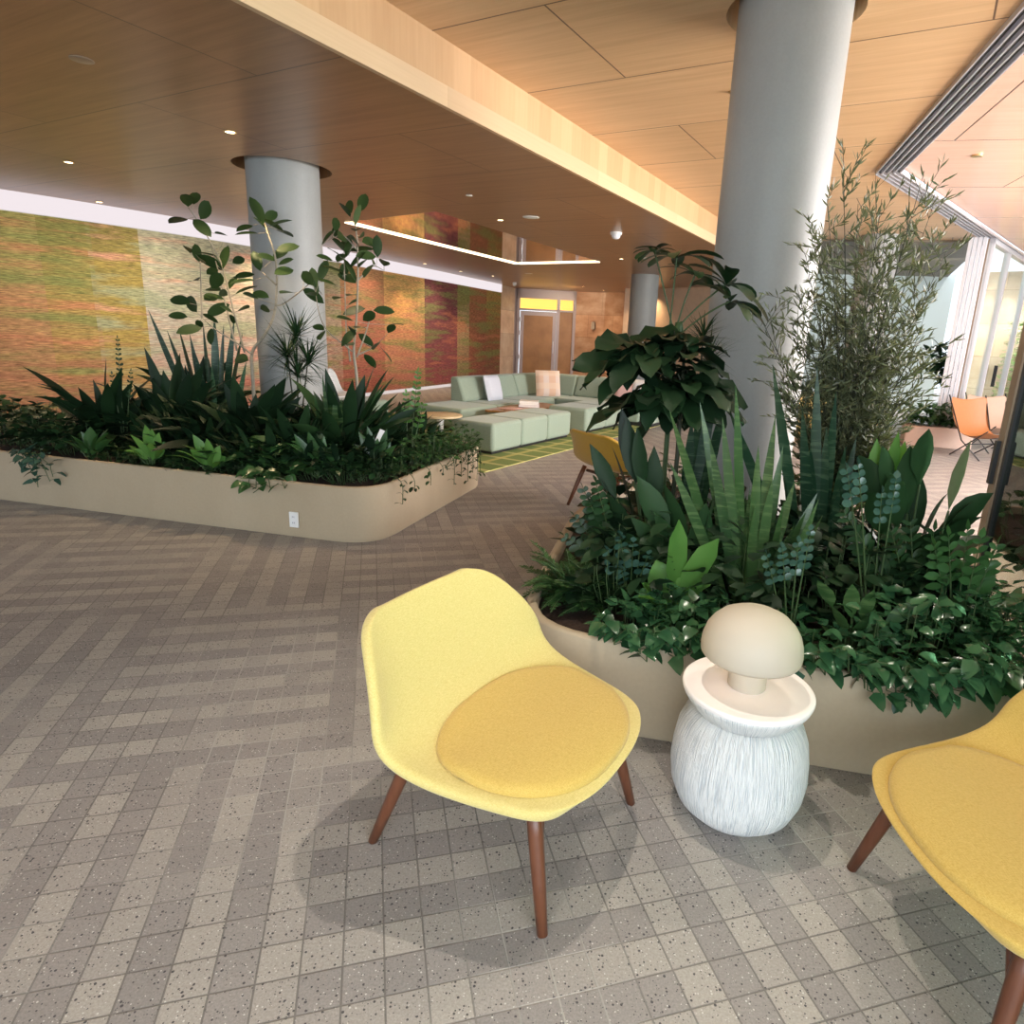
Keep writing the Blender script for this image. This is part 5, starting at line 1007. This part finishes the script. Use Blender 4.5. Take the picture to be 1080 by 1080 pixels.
pinnate('silver_leaf_plant','silvery round-leaved sprig just right of the tall snake plant',(0.986, 2.45, 0.345),[(0.836, 2.434, 0.732), (0.878, 2.386, 0.778), (0.954, 2.43, 0.79), (0.99, 2.416, 0.843)],.05,.018,L['silver'],79,.036,start=.6)
pinnate('zz_plant','fresh green feathery stems below the glossy plant at the right',(1.699, 2.5, 0.345),[(1.653, 2.413, 0.846), (1.64, 2.486, 0.854), (1.553, 2.46, 0.838), (1.764, 2.493, 0.737), (1.511, 2.472, 0.792), (1.764, 2.474, 0.804)],.085,.019,L['mid'],80,.045,'lance',start=.5)
pinnate('zz_plant','dark feathery stems at the middle right of the near planter',(1.594, 2.6, 0.345),[(1.391, 2.581, 0.812), (1.493, 2.637, 0.842), (1.268, 2.652, 0.784), (1.399, 2.643, 0.708), (1.573, 2.592, 0.818), (1.205, 2.631, 0.871)],.09,.016,L['dark'],81,.038,'lance',start=.35)
rosette('dwarf_snake_plant','squat rosette of stiff grey-green leaves right of the lamp',(1.201, 2.366, 0.36),5,.17,.03,.01,L['snake'],82,'lance',(40,80),(.1,.5),[(0.995, 2.299, 0.685), (1.11, 2.261, 0.69), (1.048, 2.254, 0.598), (1.193, 2.258, 0.673), (1.391, 2.27, 0.632), (1.191, 2.266, 0.562), (0.992, 2.3, 0.536), (1.317, 2.32, 0.504)],.03)
mound('pothos','glossy pothos mound spilling at the front left of the near planter',[(0.306, 2.442, 0.1), (0.421, 2.419, 0.11), (0.536, 2.414, 0.11), (0.639, 2.442, 0.1), (0.476, 2.532, 0.12)],0.345,0.2,260,0.07,0.028,L['pothos'],83,'heart','plant',elr=(-0.2, 0.9))
mound('pothos','dense dark pothos mound at the right front of the near planter',[(1.155, 2.232, 0.1), (1.295, 2.224, 0.12), (1.455, 2.253, 0.13), (1.609, 2.297, 0.13), (1.728, 2.339, 0.12), (1.445, 2.374, 0.18), (1.632, 2.433, 0.2), (1.784, 2.491, 0.2), (1.678, 2.662, 0.22), (1.891, 2.734, 0.22), (1.72, 2.75, 0.2), (1.8, 3.05, 0.2), (1.82, 3.4, 0.2)],0.345,0.3,1150,0.072,0.026,L['pothos'],84,'heart','plant',elr=(-0.2, 0.9))
mound('pothos','small pothos tufts around the lamp at the front of the near planter',[(0.683, 2.299, 0.08), (0.805, 2.273, 0.09), (0.949, 2.264, 0.09), (1.057, 2.26, 0.08), (0.948, 2.491, 0.13), (0.776, 2.518, 0.12)],0.345,0.18,240,0.06,0.025,L['pothos'],85,'heart','plant',elr=(-0.2, 0.9))
mound('undergrowth','dark leafy undergrowth filling the near planter',[(0.45, 3.0, 0.3), (0.9, 2.75, 0.3), (1.3, 2.7, 0.3), (0.8, 3.3, 0.4), (1.3, 3.2, 0.4), (1.6, 2.8, 0.3), (0.75, 3.7, 0.3), (0.45, 3.5, 0.3), (1.7, 3.6, 0.35), (0.3, 2.7, 0.2)],0.345,0.42,1500,0.12,0.034,L['deep'],86,'oval','plant',elr=(-0.2, 0.9))
mound('undergrowth','dark leafy undergrowth at the far end of the near planter behind the column',[(1.0, 5.2, 0.25), (1.75, 5.1, 0.25), (0.6, 4.5, 0.3), (1.9, 4.4, 0.2)],0.345,0.3,160,0.1,0.028,L['dark'],87,'oval','plant',elr=(-0.2, 0.9))
trailing('trailing_pothos','pothos strands hanging over the rim between chair and lamp',[[(0.209, 2.404, 0.39), (0.209, 2.304, 0.445), (0.208, 2.254, 0.486), (0.212, 2.254, 0.431)], [(0.262, 2.393, 0.39), (0.262, 2.293, 0.445), (0.262, 2.243, 0.478), (0.266, 2.243, 0.424)], [(0.359, 2.373, 0.39), (0.359, 2.273, 0.445), (0.362, 2.223, 0.407), (0.367, 2.223, 0.352)], [(0.387, 2.368, 0.39), (0.387, 2.268, 0.445), (0.383, 2.218, 0.497), (0.387, 2.218, 0.442)], [(0.441, 2.357, 0.39), (0.441, 2.257, 0.445), (0.438, 2.207, 0.451), (0.443, 2.207, 0.396)], [(0.503, 2.344, 0.39), (0.503, 2.244, 0.445), (0.492, 2.194, 0.49), (0.497, 2.194, 0.437)], [(0.55, 2.335, 0.39), (0.55, 2.235, 0.445), (0.534, 2.185, 0.512), (0.539, 2.185, 0.459)], [(0.598, 2.325, 0.39), (0.598, 2.225, 0.445), (0.581, 2.175, 0.474), (0.587, 2.175, 0.42)], [(0.309, 2.383, 0.39), (0.309, 2.283, 0.445), (0.308, 2.233, 0.47), (0.312, 2.233, 0.415)], [(0.237, 2.398, 0.39), (0.237, 2.298, 0.445), (0.239, 2.248, 0.459), (0.242, 2.248, 0.404)], [(0.334, 2.378, 0.39), (0.334, 2.278, 0.445), (0.335, 2.228, 0.434), (0.34, 2.228, 0.38)], [(0.416, 2.362, 0.39), (0.416, 2.262, 0.445), (0.413, 2.212, 0.462), (0.418, 2.212, 0.408)], [(0.467, 2.352, 0.39), (0.467, 2.252, 0.445), (0.46, 2.202, 0.477), (0.464, 2.202, 0.424)], [(0.525, 2.34, 0.39), (0.525, 2.24, 0.445), (0.515, 2.19, 0.463), (0.52, 2.19, 0.409)], [(0.576, 2.33, 0.39), (0.576, 2.23, 0.445), (0.559, 2.18, 0.493), (0.565, 2.18, 0.44)]],L['pothos'],91,.066,.028,.022)
trailing('trailing_pothos','pothos strands hanging over the rim at the right of the lamp',[[(0.938, 2.277, 0.4), (0.938, 2.157, 0.455), (0.936, 2.102, 0.485), (0.946, 2.102, 0.418)], [(1.015, 2.261, 0.4), (1.015, 2.141, 0.455), (1.0, 2.086, 0.511), (1.01, 2.086, 0.445)], [(1.103, 2.243, 0.4), (1.103, 2.123, 0.455), (1.084, 2.068, 0.466), (1.094, 2.068, 0.399)], [(1.174, 2.229, 0.4), (1.174, 2.109, 0.455), (1.141, 2.054, 0.484), (1.152, 2.054, 0.418)], [(1.245, 2.215, 0.4), (1.245, 2.095, 0.455), (1.21, 2.04, 0.426), (1.222, 2.04, 0.359)], [(1.306, 2.202, 0.4), (1.306, 2.082, 0.455), (1.265, 2.027, 0.399), (1.277, 2.027, 0.332)], [(1.353, 2.193, 0.4), (1.353, 2.073, 0.455), (1.297, 2.018, 0.432), (1.309, 2.018, 0.366)], [(1.407, 2.182, 0.4), (1.407, 2.062, 0.455), (1.331, 2.007, 0.476), (1.344, 2.007, 0.411)], [(1.461, 2.171, 0.4), (1.461, 2.051, 0.455), (1.377, 1.996, 0.459), (1.39, 1.996, 0.395)], [(1.508, 2.162, 0.4), (1.508, 2.042, 0.455), (1.408, 1.987, 0.484), (1.421, 1.987, 0.42)], [(1.552, 2.153, 0.4), (1.552, 2.033, 0.455), (1.429, 1.978, 0.544), (1.442, 1.978, 0.481)], [(1.607, 2.142, 0.4), (1.607, 2.022, 0.455), (1.466, 1.967, 0.562), (1.479, 1.967, 0.5)], [(1.138, 2.236, 0.4), (1.138, 2.116, 0.455), (1.119, 2.061, 0.434), (1.13, 2.061, 0.368)], [(1.281, 2.207, 0.4), (1.281, 2.087, 0.455), (1.23, 2.032, 0.478), (1.242, 2.032, 0.413)], [(1.662, 2.131, 0.4), (1.662, 2.011, 0.455), (1.507, 1.956, 0.556), (1.521, 1.956, 0.494)], [(0.98, 2.268, 0.4), (0.98, 2.148, 0.455), (0.976, 2.093, 0.469), (0.986, 2.093, 0.402)], [(1.067, 2.251, 0.4), (1.067, 2.131, 0.455), (1.048, 2.076, 0.497), (1.059, 2.076, 0.431)], [(1.127, 2.239, 0.4), (1.127, 2.119, 0.455), (1.109, 2.064, 0.44), (1.12, 2.064, 0.373)], [(1.209, 2.222, 0.4), (1.209, 2.102, 0.455), (1.177, 2.047, 0.446), (1.189, 2.047, 0.379)], [(1.263, 2.211, 0.4), (1.263, 2.091, 0.455), (1.228, 2.036, 0.41), (1.24, 2.036, 0.344)], [(1.327, 2.198, 0.4), (1.327, 2.078, 0.455), (1.277, 2.023, 0.428), (1.289, 2.023, 0.362)], [(1.378, 2.188, 0.4), (1.378, 2.068, 0.455), (1.319, 2.013, 0.421), (1.331, 2.013, 0.356)], [(1.436, 2.176, 0.4), (1.436, 2.056, 0.455), (1.354, 2.001, 0.473), (1.367, 2.001, 0.409)], [(1.487, 2.166, 0.4), (1.487, 2.046, 0.455), (1.388, 1.991, 0.502), (1.401, 1.991, 0.438)], [(1.534, 2.156, 0.4), (1.534, 2.036, 0.455), (1.425, 1.981, 0.495), (1.439, 1.981, 0.432)], [(1.582, 2.147, 0.4), (1.582, 2.027, 0.455), (1.453, 1.972, 0.531), (1.467, 1.972, 0.468)], [(1.633, 2.137, 0.4), (1.633, 2.017, 0.455), (1.491, 1.962, 0.531), (1.505, 1.962, 0.468)]],L['pothos'],92,.072,.030,.021)
trailing('trailing_pothos','pothos strands hanging down the right end of the near planter',[[(1.666, 2.15, 0.4), (1.776, 2.15, 0.45), (1.836, 2.13, 0.38), (1.846, 2.13, 0.24)], [(1.697, 2.3, 0.4), (1.807, 2.3, 0.45), (1.867, 2.28, 0.38), (1.877, 2.28, 0.14)], [(1.728, 2.45, 0.4), (1.838, 2.45, 0.45), (1.898, 2.43, 0.38), (1.908, 2.43, 0.08)], [(1.759, 2.6, 0.4), (1.869, 2.6, 0.45), (1.929, 2.58, 0.38), (1.939, 2.58, 0.18)], [(1.79, 2.75, 0.4), (1.9, 2.75, 0.45), (1.96, 2.73, 0.38), (1.97, 2.73, 0.08)]],L['pothos'],93,.062,.025,.03)
trailing('trailing_pothos','few silvery leaves at the rim directly behind the lamp base',[[(0.753, 2.12, 0.42), (0.772, 2.1, 0.387), (0.791, 2.09, 0.378)], [(0.873, 2.12, 0.427), (0.884, 2.08, 0.419), (0.895, 2.07, 0.41)], [(0.812, 2.14, 0.413), (0.85, 2.1, 0.417), (0.87, 2.09, 0.443)]],L['silver'],94,.05,.022,.022)
FAR_TREE=((7.55, 13.2, 0),[(7.253, 13.2, 1.713), (7.437, 13.2, 1.539), (7.221, 13.2, 1.29), (7.577, 13.2, 1.399), (7.481, 13.2, 1.116), (7.12, 13.2, 1.524), (7.587, 13.2, 1.728)])
FAR_POT=(7.908, 13.575, 0)
FAR_BOX=[(5.872, 12.499, 0), (6.888, 12.83, 0)]
FAR_CHAIR=(5.924, 12.909, 0)
# ------------------------------------------------------------------ small extras and far planting
mm=MB(); mm.box(-.022,.022,-.001,.001,-.07,.03); o=mm.build('plant_tag',M['white']); o.location=PLANT_TAG; o.rotation_euler=(rad(-12),rad(24),rad(15)); tag(o,'small white plant tag standing among the leaves of the left planter','plant tag')
def pot_plant(loc,r,h,m,label,tips_,LL,W,lm,seed):
    rr=random.Random(seed); e=empty('potted_plant',loc,0,label,'potted plant')
    mm=MB(); mm.lathe([(r*.72,0),(r*.78,.01),(r,h-.03),(r,h),(r-.02,h),(r-.03,h-.06),(.0,h-.06)],36); mm.build('pot',m,e,auto=40)
    P=PL(); S=MB(); B=Vector((0,0,h-.08))
    for t in tips_:
        q=Vector(t); S.tube(bend(B,q,.05,6),[.012,.01,.009,.008,.007,.005],6,False)
        for k in range(16):
            az=rr.uniform(0,2*PI); c=B.lerp(q,rr.uniform(.62,1.02)); P.leaf(P.arc(c,az,rr.uniform(-.2,1.1),LL*rr.uniform(.7,1.1),rr.uniform(.4,1.2),6),W,'oval',fold=.2)
    P.build('foliage',lm,e,smooth=True); S.build('stem',L['stemd'],e,smooth=True); return e
M['paleglaze']=plain('pale_green_pot',(.42,.50,.42),.4)
M['ochre']=plain('ochre_cushion',(.75,.55,.20),.9)
M['peachbox']=plain('peach_planter_box',(.66,.47,.38),.7)
pot_plant((8.0,13.55,0),.30,.52,M['paleglaze'],'tall leafy plant in a pale green pot beside the white post',[(x-7.75,y-13.3,z) for x,y,z in FAR_TREE[1]],.28,.07,L['dark'],201)
def box_planter(loc,rz,w,d,h,label,seed,lm):
    rr=random.Random(seed); e=empty('box_planter',loc,rz,label,'planter')
    mm=MB(); mm.box(-w/2,w/2,-d/2,d/2,0,h); mm.build('box',M['peachbox'],e,bevel=.02)
    P=PL()
    for k in range(320):
        x=rr.uniform(-w/2,w/2); y=rr.uniform(-d/2,d/2); P.leaf(P.arc((x,y,h+rr.uniform(-.02,.30)),rr.uniform(0,2*PI),rr.uniform(-.2,1.2),.17,rr.uniform(.3,1.2),5),.04,'oval',fold=.2)
    P.build('foliage',lm,e,smooth=True); return e
box_planter((6.35,10.95,0),rad(-20),1.0,.5,.34,'peach box planter of low greenery behind the fine-leaved shrub',211,L['mid'])
# ochre lounge seat far behind the shrub
def ochre_seat(loc,rz,label):
    e=empty('ochre_armchair',loc,rz,label,'armchair')
    mm=MB(); mm.box(-.45,.45,-.42,.42,.05,.40); mm.build('seat',M['ochre'],e,bevel=.07)
    mm=MB(); mm.box(-.45,.45,.25,.48,.05,.72); mm.build('backrest',M['ochre'],e,bevel=.08); return e
ochre_seat((4.55,10.6,0),rad(30),'ochre upholstered seat glimpsed through the base of the fine-leaved shrub')
ochre_seat((4.2,12.4,0),rad(200),'second ochre seat farther back, left of the other one behind the shrub')
# climbing greenery outside, beyond the fixed glazing
e=plant('climbing_plant',(10.2,15.3,0),'light green climbing plant seen through the far glazing')
P=PL(); rr=random.Random(5)
for k in range(420):
    t=rr.random(); z=rr.uniform(.1,2.3); p=Vector((10.05+.35*t,15.35-.35*t,z)); P.leaf(P.arc(p,rr.uniform(-2.6,-.3),rr.uniform(-.3,.8),.2,.6,5),.055,'oval')
finish(e,P,L['fresh'])
# ------------------------------------------------------------------ light
w=bpy.data.worlds.new('world'); bpy.context.scene.world=w; w.use_nodes=True
bg=w.node_tree.nodes['Background']; bg.inputs[0].default_value=(.80,.90,1,1); bg.inputs[1].default_value=1.5
def lamp(name,ty,loc,energy,col=(1,1,1),**k):
    l=bpy.data.lights.new(name,ty); l.energy=energy; l.color=col
    for a,v in k.items(): setattr(l,a,v)
    o=bpy.data.objects.new(name,l); C.objects.link(o); o.location=loc; return o
def aim(o,t): o.rotation_euler=(Vector(t)-o.location).to_track_quat('-Z','Y').to_euler(); return o
sun=lamp('sun','SUN',(8,2,8),3.0,(1,.95,.88),angle=rad(2)); aim(sun,Vector((8,2,8))+Vector((-.35,.35,-1)))
# daylight from the open front behind the viewer and from the terrace side
aim(lamp('daylight','AREA',(1.5,-3.2,2.2),310,(.82,.93,1),shape='RECTANGLE',size=7,size_y=2.6),(0.2,3,.8))
aim(lamp('terrace_daylight','AREA',(8.5,4.5,2.6),880,(.95,.97,1),shape='RECTANGLE',size=6,size_y=2.4),(2.5,5.5,.6))
aim(lamp('outside_wall_fill','SPOT',(9.9,13.2,3.1),800,(1,.98,.93),spot_size=rad(85),spot_blend=.6,shadow_soft_size=.4),(11.2,14.7,1.5))  # added spot brightening the stone wall beyond the glazing, in place of daylight
aim(lamp('far_wall_fill','AREA',(6.4,14.2,3.2),70,(.88,.96,1),shape='RECTANGLE',size=3,size_y=1.5),(7.6,17.0,1.4))  # added lamp under the far ceiling to brighten the grey wall
warm=(1,.72,.42)
for x,y in ((-5.1,7.12),(-2.78,5.76),(-5.0,11.5),(-.95,9.38),(1.0,13.16),(-3.35,15.92),(-2.04,18.45),(.47,20.71)):
    aim(lamp('spot','SPOT',(x,y,2.96),105,warm,spot_size=rad(100),spot_blend=.8,shadow_soft_size=.05),(x,y,0))
# mural washers
aim(lamp('alcove_light','SPOT',(2.35,20.1,2.9),90,(1,.7,.4),spot_size=rad(120),spot_blend=1),(2.6,20.3,0))
aim(lamp('entrance_light','SPOT',(.2,20.8,2.95),220,(1,.75,.5),spot_size=rad(140),spot_blend=1,shadow_soft_size=.1),(.3,23,1.2))
for x,y,tx,ty in ((-5.6,7.6,-7.3,8.7),(-5.1,9.6,-6.4,10.0),(-4.2,11.8,-5.3,12.2),(-3.4,14.4,-4.5,14.6),(-2.6,17,-3.6,17.2)):
    aim(lamp('wall_wash','SPOT',(x,y,2.95),115,(1,.86,.68),spot_size=rad(110),spot_blend=1,shadow_soft_size=.25),(tx,ty,1.2))
# high ceiling spots over the seating
for x,y,e_ in ((.18,2.12,120),(1.7,3.1,70)):
    aim(lamp('spot_high','SPOT',(x,y,3.36),e_,(1,.90,.77),spot_size=rad(80),spot_blend=.5,shadow_soft_size=.03),(x*.75,y-.55,0))
aim(lamp('bounce_fill','AREA',(6.0,5.0,.25),560,(1,.82,.62),shape='RECTANGLE',size=5,size_y=6),(3.0,5.6,3.4))  # added fill lamp turned up at the ceiling, imitating sun off the terrace floor
for k in range(4): lamp('lamp_bulb','POINT',(TX-.005+.092*math.cos(k*PI/2+.5),TY+.092*math.sin(k*PI/2+.5),.612),.10,(1,.76,.56),shadow_soft_size=.012)
vs=bpy.context.scene.view_settings; vs.view_transform='Standard'; vs.look='None'; vs.exposure=.3; vs.gamma=1
bpy.context.scene.cycles.max_bounces=8; bpy.context.scene.cycles.diffuse_bounces=4; bpy.context.scene.cycles.transparent_max_bounces=12
